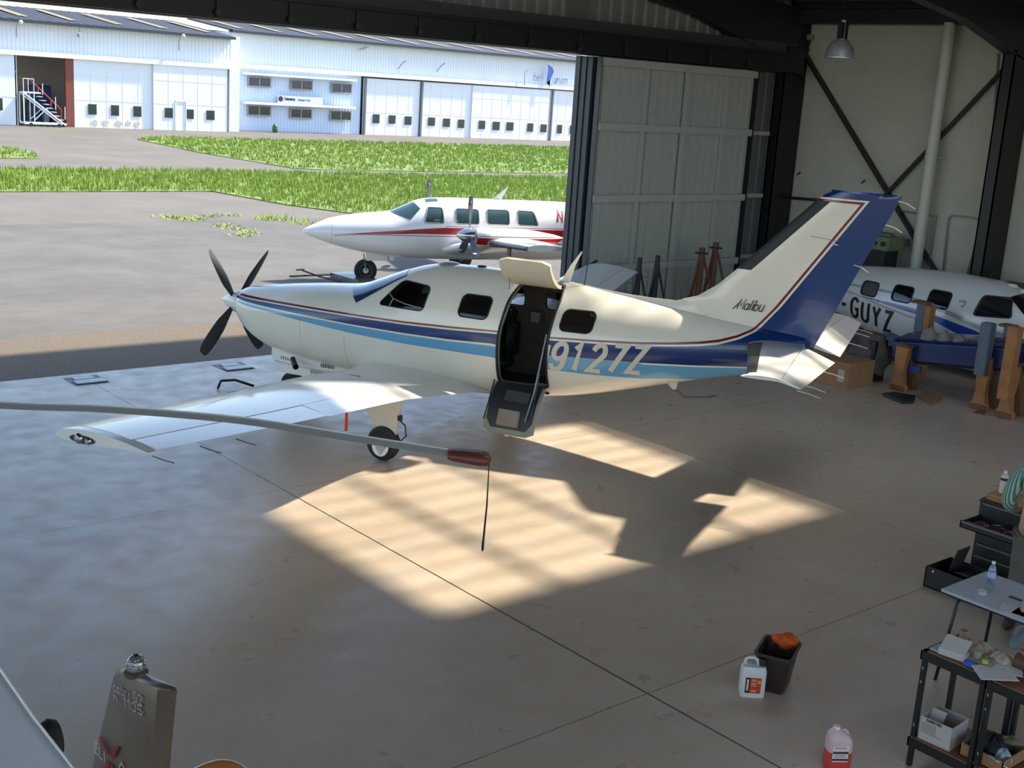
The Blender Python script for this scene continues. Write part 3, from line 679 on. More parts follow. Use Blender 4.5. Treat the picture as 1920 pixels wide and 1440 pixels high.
def wing(secs, c0=0, c1=1, th=.13, n=14, axis='z', defl=0, grow=0):
    """secs: (le point (a,b,z), chord).  thickness along z (or along b when axis='b')"""
    R = []
    for (a, b, z), ch in secs:
        ring = []
        for x, t in foil(c0, c1, n, th):
            dz = -math.sin(math.radians(defl))*(x-c0)*ch if defl else 0
            t2 = t*ch + math.copysign(grow, t); X = x*ch - (grow if x < .02 else 0)
            ring.append(Vector((-(a+X), b, z+t2+dz)) if axis == 'z' else Vector((-(a+X), b+t2-.018*ch*math.sin(PI*x)*(1), z)))
        R.append(ring)
    return MB().loft(R)
def lerp_secs(S, k0, k1, n=8):
    out = []
    for i in range(n+1):
        t = k0+(k1-k0)*i/n; t2 = t*(len(S)-1); j = min(int(t2), len(S)-2); f = t2-j
        (p, c), (q, d) = S[j], S[j+1]; out.append((tuple(p[m]+(q[m]-p[m])*f for m in range(3)), c+(d-c)*f))
    return out
def blade(mb, R, L, root, wd, tw=(50,18), n=14):
    """propeller blade along +Z of frame R, hub at origin"""
    rings = []
    for i in range(n+1):
        r = root + (L-root)*i/n; t = i/n
        c = wd*(.38+.62*min(1, t*2.6))*(1-.35*max(0,(t-.6)/.4)**2); thk = .16-.12*t
        if i == n: c *= .75
        a = math.radians(tw[0]+(tw[1]-tw[0])*t); ring = []
        for k in range(12):
            u = 2*PI*k/12; x, y = c/2*math.cos(u), c*thk/2*math.sin(u)+0
            ring.append(R @ Vector((x*math.sin(a)-y*math.cos(a), x*math.cos(a)+y*math.sin(a), r)))
        rings.append(ring)
    return mb.loft(rings)
paintw = M('aircraft_white', (236,232,224), .22, 0, .03, coat=.5, scale=3)
rubber = M('tyre_rubber', (34,34,35), .75, 0, .15); chrome = M('polished_metal', (200,202,206), .15, 1, .02); gunm = M('gear_metal', (120,124,128), .4, .7, .1)
darkg = M('tinted_glass', (22,24,26), .06, 0, 0, spec=.8); seal = M('black_seal', (26,26,28), .5, 0, 0)
def tinted(name, rgb, a):
    s = NT(name); g = s.n('ShaderNodeBsdfGlossy'); g.inputs['Roughness'].default_value = .03; g.inputs[0].default_value = (.9,.9,.9,1)
    tr = s.n('ShaderNodeBsdfTransparent'); tr.inputs[0].default_value = (*[v for v in rgb],1)
    fr = s.n('ShaderNodeFresnel'); fr.inputs[0].default_value = 1.5; m = s.n('ShaderNodeMixShader')
    s.link(s.math('ADD', fr.outputs[0], .03), m.inputs[0]); s.link(tr.outputs[0], m.inputs[1]); s.link(g.outputs[0], m.inputs[2]); s.link(m.outputs[0], s.t.nodes['Material Output'].inputs[0]); return s.m
paneg = tinted('cabin_pane', (.42,.43,.45), .5)
def wheel(t, loc, r, wd, label=None, hubm=None):
    o = MB().lathe([(r*.55,-wd*.38),(r*.8,-wd*.5),(r*.95,-wd*.38),(r,-wd*.15),(r,wd*.15),(r*.95,wd*.38),(r*.8,wd*.5),(r*.55,wd*.38)], loc, 'Y', 36).build('tyre', rubber, t, smooth=40)
    MB().lathe([(0,-wd*.42),(r*.22,-wd*.45),(r*.28,-wd*.3),(r*.5,-wd*.28),(r*.57,-wd*.4),(r*.57,wd*.4),(r*.5,wd*.28),(r*.28,wd*.3),(r*.22,wd*.45),(0,wd*.42)], loc, 'Y', 28).build('hub', hubm or gunm, o, smooth=40)
    return o
# ---- the single-engine aircraft in the middle
HD = 2.0393
mal = thing('single_engine_aircraft', 'white blue-striped single-engine aircraft with its cabin door open, centre of the hangar', 'airplane', (7.9398, 15.4211, 0), HD)
H = Hull([
 (.36, 1.36,1.05,.17,1.20,2.0), (.42, 1.415,.98,.27,1.20,2.05), (.55,1.46,.86,.36,1.18,2.15), (.75,1.495,.74,.43,1.16,2.25), (1.05,1.545,.64,.48,1.16,2.3), (1.6,1.62,.57,.54,1.18,2.35),
 (2.1,1.675,.53,.585,1.2,2.35), (2.32,1.72,.52,.60,1.22,2.3), (2.62,1.84,.51,.62,1.25,2.2), (2.95,1.975,.50,.64,1.28,2.15), (3.2,2.055,.49,.655,1.30,2.1), (3.45,2.10,.49,.66,1.31,2.1), (4.0,2.115,.50,.66,1.31,2.1),
 (4.6,2.095,.54,.655,1.32,2.1), (5.1,2.06,.62,.63,1.34,2.1), (5.6,2.01,.73,.56,1.37,2.05), (6.1,1.955,.87,.48,1.41,2.0), (6.6,1.90,1.02,.385,1.45,2.0), (7.1,1.85,1.16,.28,1.5,2.0), (7.6,1.81,1.27,.17,1.54,2.0), (7.95,1.78,1.36,.09,1.57,2.0), (8.06,1.76,1.40,.05,1.58,2.0)])
def livery():
    s = NT('blue_striped_paint'); X, Y, Z = s.xyz(); A = s.math('MULTIPLY', X, -1)
    W, BL, LB, RD = lin((237,229,213)), lin((12,48,106)), lin((104,164,200)), lin((120,24,28))
    red_t = s.curve(A, [(.5,1.385),(1.1,1.388),(1.6,1.392),(2.4,1.397),(3.2,1.412),(3.85,1.435),(4.42,1.462),(5.1,1.475),(5.7,1.50),(6.23,1.532),(6.61,1.57),(6.9,1.61),(7.11,1.655),(7.3,1.72),(7.45,1.80),(7.55,1.92),(7.68,2.09),(8.52,3.40)])
    red_b = s.curve(A, [(.5,1.355),(1.1,1.360),(1.6,1.366),(2.4,1.373),(3.2,1.388),(3.85,1.411),(4.42,1.440),(5.1,1.452),(5.7,1.476),(6.23,1.506),(6.61,1.543),(6.9,1.58),(7.11,1.622),(7.32,1.70),(7.48,1.79),(7.583,1.92),(7.713,2.09),(8.553,3.40)])
    blu_t = s.curve(A, [(.5,1.340),(1.1,1.345),(1.6,1.348),(2.4,1.356),(3.2,1.369),(3.85,1.389),(4.42,1.418),(5.1,1.431),(5.7,1.455),(6.23,1.483),(6.61,1.52),(6.9,1.555),(7.11,1.595),(7.34,1.68),(7.51,1.785),(7.613,1.92),(7.743,2.09),(8.583,3.40)])
    blu_b = s.curve(A, [(.5,1.310),(1.1,1.29),(1.6,1.277),(2.4,1.262),(3.2,1.262),(3.85,1.27),(4.42,1.295),(5.1,1.25),(5.7,1.27),(6.24,1.285),(6.9,1.32),(7.44,1.36),(8,1.42)])
    lb_t = s.curve(A, [(.5,1.285),(1.1,1.27),(1.6,1.257),(2.4,1.242),(3.2,1.240),(3.85,1.246),(4.42,1.27),(5.1,1.25),(5.7,1.27),(6.23,1.285),(6.26,1.265),(6.9,1.30),(7.44,1.345),(8,1.41)])
    lb_b = s.curve(A, [(.5,1.262),(1.1,1.232),(1.6,1.195),(2.4,1.148),(3.2,1.125),(3.85,1.123),(4.42,1.125),(5.1,1.07),(5.57,1.06),(6.24,1.07),(6.63,1.11),(7.44,1.10),(8,1.2)])
    top = s.gt(Z, 3.365); c = s.mix(s.noise(2), W, lin((232,224,208)))
    c = s.mix(s.both(s.lt(Z, red_t), s.gt(Z, red_b)), c, RD)
    c = s.mix(s.both(s.lt(Z, blu_t), s.gt(Z, blu_b)), c, BL)
    c = s.mix(s.both(s.lt(Z, lb_t), s.gt(Z, lb_b)), c, LB)
    # fin cap: blue over a red and a white line
    fin = s.gt(A, 7.9)
    c = s.mix(s.both(s.both(fin, s.gt(Z, 3.325)), s.lt(A, 8.505)), c, RD)
    c = s.mix(s.both(s.both(fin, s.gt(Z, 3.352)), s.lt(A, 8.54)), c, W); c = s.mix(s.both(fin, s.gt(Z, 3.372)), c, BL)
    # panel seams
    for a, z0, z1 in ((1.63,.5,1.24),(2.33,.6,1.1)):
        c = s.mix(s.math('MULTIPLY', s.both(s.lt(s.math('ABSOLUTE', s.math('SUBTRACT', A, a)), .003), s.both(s.gt(Z, z0), s.lt(Z, z1))), .5), c, lin((90,88,84)))
    s.color(c); s.set(Roughness=.2); s.b.inputs['Coat Weight'].default_value = .4; s.b.inputs['Coat Roughness'].default_value = .06; return s.m
liv = livery()
lining = M('cabin_lining', (84,76,66), .8, 0, .1); leather = M('dark_leather', (34,34,38), .45, 0, .1)
fus = H.mesh(.36, 8.06, 150, 72).build('fuselage', [liv, lining, seal], mal, smooth=True)
def cutter(poly, y0, y1, mi=0):
    o = MB().prism([(-a, y0, z) for a, z in poly], (0, y1-y0, 0)).build('cut', lining); o.parent = mal; return o
cab = H.mesh(2.75, 5.75, 40, 48, .055).build('cab', lining); cab.parent = mal
win_ck = rounded([(2.80,1.565),(3.07,1.89),(3.50,1.865),(3.46,1.565)], .07)
W1 = rrect(3.93, 4.33, 1.57, 1.84, .07, sh=.12); W2 = rrect(4.62,4.98,1.57,1.84,.07,sh=.12); W3 = rrect(5.25, 5.64, 1.56, 1.81, .07, sh=.12)
DOOR = rounded([(4.50,.80),(4.50,1.40),(4.56,1.84),(4.63,2.035),(5.16,2.03),(5.19,1.9),(5.14,1.4),(5.13,.80)], .055, 4)
cuts = [cab, cutter(DOOR, .12, 1.2), cutter(win_ck, -1, 1), cutter(W1, -1, 1), cutter(W3, -1, 1), cutter(W2, -1, -.1)]
boolean(fus, cuts)
for side in (1, -1):
    for nm, pl in (('cockpit_window', win_ck), ('cabin_window', W1), ('cabin_window', W3)) + ((('cabin_window', W2),) if side < 0 else ()):
        g = H.patch(dense(pl), side, -.012).build(nm, paneg, mal, smooth=True, fix=False)
        P = [H.side(a, z, side, .001) for a, z in dense(pl)]; MB().tube(P+[P[0]], .008, 6, cap=False).build('window_seal', seal, g, smooth=True)
P = [H.side(a, z, 1, -.006) for a, z in [(2.97,1.565),(3.0,1.66),(2.93,1.71)]]; MB().tube(P, .008, 6).tube([H.side(a,z,1,-.006) for a, z in [(3.0,1.66),(3.2,1.62),(3.44,1.60)]], .007, 6).build('window_divider', M('pale_trim',(150,148,142),.5), mal)
# windshield halves
for side in (1, -1):
    pl = rounded([(2.36,1.60),(2.62,1.545),(2.98,1.93),(2.93,1.955),(2.40,1.715)], .045)
    P = []
    def wsh(a, th): return H.sec(a, th)
    cols = 14; rows = 12; mb = MB(); g = []
    for i in range(rows+1):
        v = i/rows; a = 2.24+.74*v; t0 = math.radians(88 if side > 0 else 92); lo = math.radians(31+30*v)
        for k in range(cols+1):
            u = k/cols; th = math.radians(87)+(lo-math.radians(87))*u; a2 = a + .22*u*u*(1-v*.6); q = H.sec(a2, th)
            n2 = Vector((.3, math.cos(th), math.sin(th))).normalized()*.004; q = q + n2; g.append((q.x, side*q.y, q.z))
    mb.add(g, [(i*(cols+1)+k, i*(cols+1)+k+1, (i+1)*(cols+1)+k+1, (i+1)*(cols+1)+k) for i in range(rows) for k in range(cols)])
    mb.build('windshield', M('windshield_glass',(40,58,96),.04,0,0,spec=1.0,coat=1), mal, smooth=True, fix=True)
# door frame, doors
P = [H.side(a, z, 1, .004) for a, z in dense(DOOR, .04)]; df = MB().tube(P+[P[0]], .014, 8, cap=False).build('door_frame', seal, mal, smooth=True)
P = [H.side(a, z, 1, -.03) for a, z in dense(DOOR, .04)]; MB().tube([p+Vector((0,-.02,0)) for p in P+P[:1]], .02, 8, cap=False).build('inner_seal', gunm, df, smooth=True)
def curved_panel(name, a0, a1, pts, th, m, ma, r=.06, parent=None, skew=0):
    """panel whose profile across the fuselage is the polyline pts of (b, z)"""
    n = 12; P = [Vector(p) for p in pts]; m_ = len(P); outer = []; inner = []
    mb = MB(); g = []; g2 = []
    for j, p in enumerate(P):
        t = j/(m_-1); d = (P[min(j+1,m_-1)]-P[max(j-1,0)]).normalized(); nn = Vector((-d.y, d.x))*th
        edge = max(0, 1-(1-t)/.2); ins = r*(1-math.sqrt(max(0,1-edge*edge))); sh = skew*t
        for k in range(n+1): a = a0+ins+(a1-a0-2*ins)*k/n + sh; g.append((-a, p.x, p.y)); g2.append((-a, p.x+nn.x, p.y+nn.y))
    N = n+1; L = len(g); fs = []
    for j in range(m_-1):
        for k in range(n): q = (j*N+k, j*N+k+1, (j+1)*N+k+1, (j+1)*N+k); fs.append(q); fs.append(tuple(L+i for i in q[::-1]))
    for k in range(n): fs.append((k, k+1, L+k+1, L+k)); o = (m_-1)*N; fs.append((o+k, L+o+k, L+o+k+1, o+k+1))
    for j in range(m_-1): fs.append((j*N, L+j*N, L+(j+1)*N, (j+1)*N)); fs.append((j*N+n, (j+1)*N+n, L+(j+1)*N+n, L+j*N+n))
    mb.add(g+g2, fs); return mb.build(name, m, parent, smooth=40)
cream = M('cream_trim', (206,196,176), .5, 0, .05)
up = [(.36,2.06),(.47,2.09),(.57,2.14),(.66,2.21),(.73,2.29),(.77,2.36),(.78,2.39)]
ud = curved_panel('upper_door', 4.52, 5.17, up, -.045, cream, None, .1, mal)
MB().box((-5.05,.71,2.24),(-4.66,.745,2.32), R=None).build('arm_rest', M('brown_leather',(112,60,40),.4), ud, bevel=.012)
MB().bar((-4.82,.73,2.31),(-4.9,.77,2.36),.02).bar((-4.76,.75,2.35),(-4.95,.75,2.35),.018).build('handle', chrome, ud)
MB().tube([(-4.60,.62,1.98),(-4.58,.60,2.25)], .006, 6).build('gas_strut', gunm, ud)
lw = [(.585,.80),(.66,.74),(.73,.64),(.79,.52),(.83,.40),(.85,.30),(.85,.26)]
ld = curved_panel('lower_door', 4.50, 5.15, lw, .04, M('door_edge_cream',(150,144,130),.45), None, .09, mal, -.02)
lw2 = [(x-.0+.028, z+.03) for x, z in lw]; curved_panel('door_lining', 4.525, 5.12, lw2[:-1], .012, leather, None, .07, ld, -.02)
def onlw(t): i = min(int(t*6), 5); f = t*6-i; return (lw[i][0]+(lw[i+1][0]-lw[i][0])*f, lw[i][1]+(lw[i+1][1]-lw[i][1])*f)
for (t0, t1, a0, a1, m_, nm) in ((.18,.36,4.70,5.02,M('grey_tread',(74,72,68),.6),'step'), (.5,.78,4.66,4.94,M('beige_tread',(150,138,118),.6),'step')):
    b0, z0 = onlw(t0); b1, z1 = onlw(t1)
    MB().add([(-a0,b0+.07,z0+.05),(-a1,b0+.07,z0+.05),(-a1,b1+.09,z1+.05),(-a0,b1+.09,z1+.05),(-a0,b0+.02,z0+.02),(-a1,b0+.02,z0+.02),(-a1,b1+.03,z1+.02),(-a0,b1+.03,z1+.02)], [(0,1,2,3),(7,6,5,4),(0,4,5,1),(1,5,6,2),(2,6,7,3),(3,7,4,0)]).build(nm, m_, ld, bevel=.01)
for a, e in ((4.50,4.47),(5.08,5.04)):
    MB().tube([(-a,.66,1.02 if a > 5 else .86),(-(a+.0),.80,.62),(-e,.86,.40)], .011, 6).build('door_cable', M('door_cable',(64,64,64),.4,.5), ld)
MB().tube([(-5.12,.62,1.5),(-5.08,.80,.8),(-5.02,.88,.45)], .010, 6).build('hand_rail', gunm, ld)
MB().box((-4.80,.845,.235),(-4.76,.87,.27)).build('latch', chrome, ld)
# cabin contents
def seat(a, b, back=1):
    s_ = MB().box((-a-.22,b-.17,.80),(-a+.22,b+.17,.96)).box((-a-.22*back-.05,b-.17,.94),(-a-.22*back+.07,b+.17,1.45)).box((-a-.22*back-.03,b-.10,1.45),(-a-.22*back+.05,b+.10,1.62)).build('seat', leather, mal, bevel=.05, smooth=True)
seat(4.1,.27); seat(4.1,-.27); seat(3.3,.27); seat(3.3,-.27); 
MB().box((-5.1,-.36,.70),(-2.8,.36,.74)).build('cabin_floor', M('cabin_carpet',(52,48,46),.9), mal)
MB().box((-4.62,-.56,1.42),(-4.50,-.40,1.55)).build('cup_tray', M('tray_grey',(120,114,104),.5), mal)
MB().box((-2.95,-.5,1.2),(-2.78,.5,1.6)).build('instrument_panel', leather, mal)
# registration marks and name
def msurf(u, v): p = H.side(u, v, 1, .004); return (p.x, p.y, p.z)
num = M('cream_letters', (214,206,186), .35, 0, 0)
x = 5.195
paths = strokes('9127Z', 0, 0, 1, 0, 0)
def place(ch, a, z, h, wsc, sl): return [[(a+(px*wsc+sl*py)*h, z+py*h) for px, py in q] for q in GL[ch]]
H0 = .33
for i, ch in enumerate('9127Z'):
    allp = place(ch, 5.17+i*.232, 1.085+i*.016+(.0), H0, .78 if ch != '1' else .7, .26)
    ribbon(allp, .060, msurf, .02).build('registration_character', num, mal, fix=False)
ribbon([[(5.137,1.2),(5.172,1.38)]], .035, msurf, .02).build('registration_letter', num, mal, fix=False)
# fin
FT = [(5.2,2.05),(5.6,2.025),(6.1,2.0),(6.45,2.00),(6.7,2.07),(6.9,2.19),(7.1,2.38),(7.22,2.505),(8.05,3.39),(8.14,3.44)]
def finx(z):   # trailing edge
    return 8.04+(z-1.38)*(8.90-8.04)/(3.46-1.38)
def le(z):
    pts = [(1.60,7.0),(1.85,6.6),(1.99,6.25),(2.00,6.45),(2.07,6.72),(2.19,6.92),(2.38,7.10),(2.505,7.22),(3.39,8.05),(3.44,8.14)]
    for (z0, a0), (z1, a1) in zip(pts[3:-1], pts[4:]):
        if z <= z1: return a0+(a1-a0)*max(0, (z-z0)/(z1-z0))
    return pts[-1][1]
S = []
for z in (1.42,1.5,1.6,1.7,1.8,1.9,1.97,2.03,2.1,2.2,2.3,2.4,2.505,2.7,2.9,3.1,3.25,3.35,3.40,3.44,3.46):
    l = (7.35-(z-1.42)*1.2 if z < 2.0 else le(z)); S.append(((l,0,z), finx(z)-l))
ths = lambda z: .15 if z < 2 else .10
R = []
for (a, b, z), ch in S:
    thk = max(.03, min(.085, .16-(z-1.5)*.045)) if z < 3.45 else .02
    ring = []
    for x_, t in foil(0, 1, 16, .12): ring.append(Vector((-(a+x_*ch), (t-.018*math.sin(PI*x_))/.06*thk*.5*(1), z)))
    R.append(ring)
MB().loft(R).build('fin', liv, mal, smooth=35)
# dorsal fillet
R = []
for i, a in enumerate([5.0,5.3,5.6,5.9,6.2,6.5,6.75,6.98,7.2]):
    zt = interp([(q[0], q[1]) for q in FT], a)[0] if a > 5.2 else 2.062; zb = interp(H.t, a)[0]-.10; hw = [.015,.022,.03,.036,.04,.04,.034,.024,.014][i]
    zt = max(zt, zb+.06); R.append([Vector((-a,-hw,zb)),Vector((-a,-hw*.55,zb+(zt-zb)*.5)),Vector((-a,-.012,zt-.01)),Vector((-a,0,zt)),Vector((-a,.012,zt-.01)),Vector((-a,hw*.55,zb+(zt-zb)*.5)),Vector((-a,hw,zb))])
MB().loft(R).build('dorsal_fillet', liv, mal, smooth=60)
# rubber boots
def finboot(z0, z1, w0, w1):
    R = []
    for i in range(9):
        t = i/8; z = z0+(z1-z0)*t; a = le(z)-.006; wd = w0+(w1-w0)*t; thk = max(.03, min(.085, .16-(z-1.5)*.045)); ch = finx(z)-le(z); f = wd/ch; ring = []
        for x_, t_ in foil(0, f, 8, .12): ring.append(Vector((-(a+x_*ch), math.copysign(abs((t_-.018*math.sin(PI*x_))/.06*thk*.5)+.004, t_), z)))
        R.append(ring)
    return MB().loft(R)
boot = M('black_boot', (30,32,35), .5, 0, .1)
finboot(2.47, 3.33, .17, .16).build('deicing_boot', boot, mal, smooth=40)
# name on the fin
def fsurf(u, v):
    ch = finx(v)-(7.35-(v-1.42)*1.2 if v < 2 else le(v)); l = finx(v)-ch; x_ = min(.98, max(.02, (u-l)/ch)); thk = max(.03, min(.085, .16-(v-1.5)*.045))
    t = 5*.12*(.2969*math.sqrt(x_)-.126*x_-.3516*x_*x_+.2843*x_**3-.1036*x_**4); return (-u, t/.06*thk*.5+.012, v)
ribbon(strokes('Malibu', 7.235, 2.005, .125, .13, .35, .8)+[[(7.19,1.995),(7.27,2.09)]], .011, fsurf, .02).build('name_lettering', M('navy_letters',(26,30,52),.4,0,0), mal, fix=False)
ribbon([[(7.98,2.93),(8.30,2.90)]], .006, fsurf, .05).build('static_marks', gunm, mal, fix=False)
MB().tube([(-8.24,0.03,2.86),(-8.24,.11,2.87),(-8.30,.11,2.87)], .007, 6).build('fin_aerial', num, mal)
# tailplane
for sd in (1, -1):
    ST = [((7.42,sd*.08,1.64),1.0), ((7.80,sd*2.16,1.70),.60)]
    LE_ = [((7.42,sd*.08,1.64),1.02), ((7.86,sd*2.19,1.70),.55), ((7.86,sd*2.215,1.70),.5)]
    stb = wing(LE_[:2], 0, .62, .09, 12).build('tailplane', paintw, mal, smooth=40)
    wing(lerp_secs(LE_[:2], .10, .93, 6), 0, .16, .09, 8, grow=.004).build('deicing_boot', boot, stb, smooth=40)
    el = wing(lerp_secs(LE_[:2], .05, 1, 6), .63, 1, .09, 8, defl=13).build('elevator', paintw, mal, smooth=40)
    tip = MB(); tip.loft([[Vector((-(7.80+x_*.61), sd*(2.19+yy), 1.70+t*.66*k - (math.sin(math.radians(13))*(x_-.63)*.6 if x_ > .63 else 0))) for x_, t in foil(0,1,14,.08)] for yy, k in ((0,1),(.02,.8),(.03,.3))]); tip.build('elevator_horn', paintw, el, smooth=40)
    ribbon([[(7.9,.3),(7.98,2.1)]] if 0 else [], .01, msurf)
    for j, (a, b) in enumerate(((8.43,.95),(8.36,1.75),(8.36,2.05))):
        MB().tube([(-a+.02,sd*b,1.60),(-a-.10,sd*b,1.585),(-a-.22,sd*(b+.01),1.56)], .005, 6).build('static_wick', num, el)
    MB().lathe([(0,-.004),(.02,-.004),(.02,.004),(0,.004)], (-8.18,sd*1.9,1.70), 'Z', 10).build('hinge_cap', gunm, el)
for a, z in ((8.86,3.40),(8.76,3.13),(8.46,2.66)):
    MB().tube([(-a,0,z),(-a-.10,.01,z-.02),(-a-.19,.015,z-.07)], .006, 6).build('static_wick', num, mal)
# wings
for sd in (1, -1):
    WS = [((2.42,sd*.30,.62),1.90), ((2.60,sd*1.1,.72),1.60), ((2.66,sd*2.2,.86),1.42), ((2.90,sd*4.4,1.10),1.20), ((3.10,sd*6.45,1.33),.96)]
    def wsec(b):
        b = abs(b)
        for (p, c), (q, d) in zip(WS[:-1], WS[1:]):
            if abs(p[1]) <= b <= abs(q[1])+1e-6:
                f = (b-abs(p[1]))/(abs(q[1])-abs(p[1])); return (tuple(p[i]+(q[i]-p[i])*f for i in range(3)), c+(d-c)*f)
        return WS[-1]
    def span(b0, b1, n=6): return [wsec(b0+(b1-b0)*i/n) for i in range(n+1)]
    wg = wing(span(.30,6.45,30), 0, .74, .145, 20).build('wing', paintw, mal, smooth=40)
    wing(span(.45,3.85,10), .745, 1, .145, 8).build('flap', paintw, mal, smooth=40)
    wing(span(3.88,6.43,10), .755, 1, .145, 8, defl=-2).build('aileron', paintw, mal, smooth=40)
    wing(span(.32,.44,1), .74, 1, .145, 8).build('wing_root_fairing', paintw, mal, smooth=40)
    wing([((3.095,sd*6.45,1.33),.965),((3.10,sd*6.50,1.332),.96),((3.12,sd*6.545,1.335),.93)], 0, 1, .14, 16).build('wing_tip', paintw, wg, smooth=30)
    for j, (a, b) in enumerate(((4.06,6.5),(4.07,5.9),(4.08,5.4))):
        MB().tube([(-a,sd*b,1.30-.11*(6.5-b)),(-a-.1,sd*b,1.285-.11*(6.5-b)),(-a-.2,sd*(b-.02),1.27-.11*(6.5-b))], .004, 6).build('static_wick', M('dark_wick',(50,48,48),.5), wg)
    MB().lathe([(0,0),(.055,0),(.06,.008),(0,.012)], (-2.98,sd*3.9,1.05+.075), 'Z', 18).build('fuel_cap', gunm, wg)
    MB().box((-3.30,sd*1.85-.01,.94),(-3.16,sd*1.85+.01,.947)).build('wing_slot', steel2, wg)
    # tip lamp cluster
    lmp = MB().lathe([(0,-.02),(.035,-.02),(.045,.0),(.03,.02),(0,.025)], (-3.36,sd*6.55,1.335), 'Y', 14).lathe([(0,-.02),(.03,-.02),(.035,0),(.02,.02),(0,.02)], (-3.46,sd*6.55,1.33), 'Y', 14).build('navigation_lamp', chrome, wg, smooth=40)
    MB().prism([(-(3.40+.13*math.cos(t)), sd*6.549, 1.333+.035*math.sin(t)) for t in [i*2*PI/18 for i in range(18)]], (0,sd*.004,0)).build('lamp_recess', M('lamp_recess',(70,66,60),.4,.4), wg)
    # main gear
    gy = sd*1.88
    leg = MB().prism([(-3.42,gy-.02,.84),(-3.42,gy-.02,.60),(-3.50,gy-.02,.42),(-3.54,gy-.02,.18),(-3.80,gy-.02,.18),(-3.84,gy-.02,.45),(-3.90,gy-.02,.86)], (0,.035,0)).build('gear_door', M('gear_door_cream',(200,192,176),.35,0,.04), mal, bevel=.006)
    MB().tube([(-3.66,gy-sd*.02,.85),(-3.66,gy-sd*.03,.20)], .035, 12).bar((-3.66,gy-.04,.2),(-3.66,gy+.04,.2),.05).build('gear_strut', gunm, mal, smooth=40)
    MB().prism([(-(3.66+.11*math.cos(t)), gy+sd*.075, .20+.13*math.sin(t)-.01) for t in [PI+i*PI/12 for i in range(13)]]+[(-3.54,gy+sd*.075,.26),(-3.80,gy+sd*.075,.26)], (0,.01*sd,0)).build('wheel_cover', paintw, mal)
    wheel(mal, (-3.66,gy,.205), .205, .14)
    MB().tube([(-3.84,gy,.52),(-3.93,gy,.46),(-3.95,gy,.34),(-3.86,gy,.24)], .009, 6).lathe([(0,-.03),(.03,-.03),(.03,.03),(0,.03)], (-3.86,gy,.54), 'Z', 10).build('brake_hose', seal, mal)
# nose gear
MB().tube([(-1.30,0,.62),(-1.22,0,.16)], .035, 12).bar((-1.36,0,.5),(-1.44,0,.36),.02).bar((-1.44,0,.36),(-1.27,0,.28),.02).build('nose_strut', gunm, mal, smooth=40)
wheel(mal, (-1.2,0,.17), .17, .12)
MB().box((-1.60,-.20,.30),(-1.05,-.19,.52)).box((-1.60,.19,.36),(-1.12,.20,.56)).build('nose_gear_door', paintw, mal)
# chin intake and louvres
R = []
for a, hw, zt, zb in ((.98,.20,.72,.53),(1.05,.24,.74,.50),(1.5,.26,.72,.475),(1.9,.24,.65,.47),(2.35,.16,.60,.50)):
    R.append([Vector((-a,-hw,zt)),Vector((-a,-hw,zb+.03)),Vector((-a,-hw+.03,zb)),Vector((-a,hw-.03,zb)),Vector((-a,hw,zb+.03)),Vector((-a,hw,zt))])
MB().loft(R).build('chin_intake', paintw, mal, smooth=30)
mb = MB()
for i in range(7): mb.bar((-1.16-i*.035,.243+i*.001,.60),(-1.175-i*.035,.246+i*.001,.555),.012,.006,up=(0,1,0))
for i in range(6): mb.bar((-1.80-i*.035,.262,.59),(-1.815-i*.035,.262,.54),.012,.006,up=(0,1,0))
mb.build('cowl_louvres', steel2, mal)
ex = MB().tube([(-1.42,.36,.62),(-1.50,.44,.57),(-1.56,.50,.55)], [.035,.038,.04], 12, cap=False).build('exhaust_stub', M('dark_exhaust',(40,38,38),.5,.4), mal, smooth=40)
# spinner, propeller
MB().lathe([(0,0),(.018,-.02),(.055,-.08),(.10,-.16),(.142,-.24),(.168,-.32),(.172,-.37)], (0,0,1.205), 'X', 36).build('spinner', paintw, mal, smooth=50)
pm = M('propeller_black', (40,40,44), .35, 0, .08)
for ang in (-8, 82, 172, 262):
    # angle measured from straight up towards the left wing
    b_, z_ = math.sin(math.radians(0)), 0
    th = math.radians(ang+47)
    R_ = Matrix.Rotation(-th, 3, 'X')
    bl_ = blade(MB(), R_, .98, .11, .19, (-2,-26)); 
    bl_.v = [(v[0]-.25, v[1], v[2]+1.205) for v in bl_.v]
    bl_.build('propeller_blade', pm, mal, smooth=40)
# roof fittings
MB().lathe([(0,.03),(.07,.025),(.13,.01),(.15,-.01)], (-3.50,0,2.10), 'Z', 20).build('roof_antenna_dome', M('dome_grey',(150,148,142),.3), mal, smooth=50)
MB().lathe([(0,.02),(.05,.015),(.07,-.01)], (-3.95,0,2.115), 'Z', 16).build('roof_antenna_dome', M('dome_dark',(70,70,70),.4), mal, smooth=50)
wing([((5.02,0,2.05),.12),((5.14,0,2.28),.06),((5.26,0,2.45),.015)], 0, 1, .1, 8, 'b').build('blade_antenna', paintw, mal, smooth=50)
MB().tube([(-5.33,.0,2.04),(-5.36,0,2.4)], .006, 6).build('whip_antenna', steel2, mal)
MB().prism([(-6.45,-.004,1.02),(-6.62,-.004,1.07),(-6.60,-.004,.93),(-6.56,-.004,.92)], (0,.008,0)).build('tail_antenna', cream, mal)
_n = Vector((math.cos(HD), math.sin(HD))); _l = Vector((-_n.y,_n.x)); q = Vector((7.9398,15.4211)) - _n*3.25 + _l*2.05
t = thing('warning_streamer', 'bright red fabric streamer hanging under the left wing', 'streamer', (q.x, q.y, .32))
MB().box((-.018,-.004,0),(.018,.004,.50)).build('ribbon', M('streamer_red',(222,52,28),.6,0,.05), t)
MB().tube([(0,0,.5),(0,0,.53)], .006, 6).build('cord', M('streamer_cord',(90,30,24),.7), t)
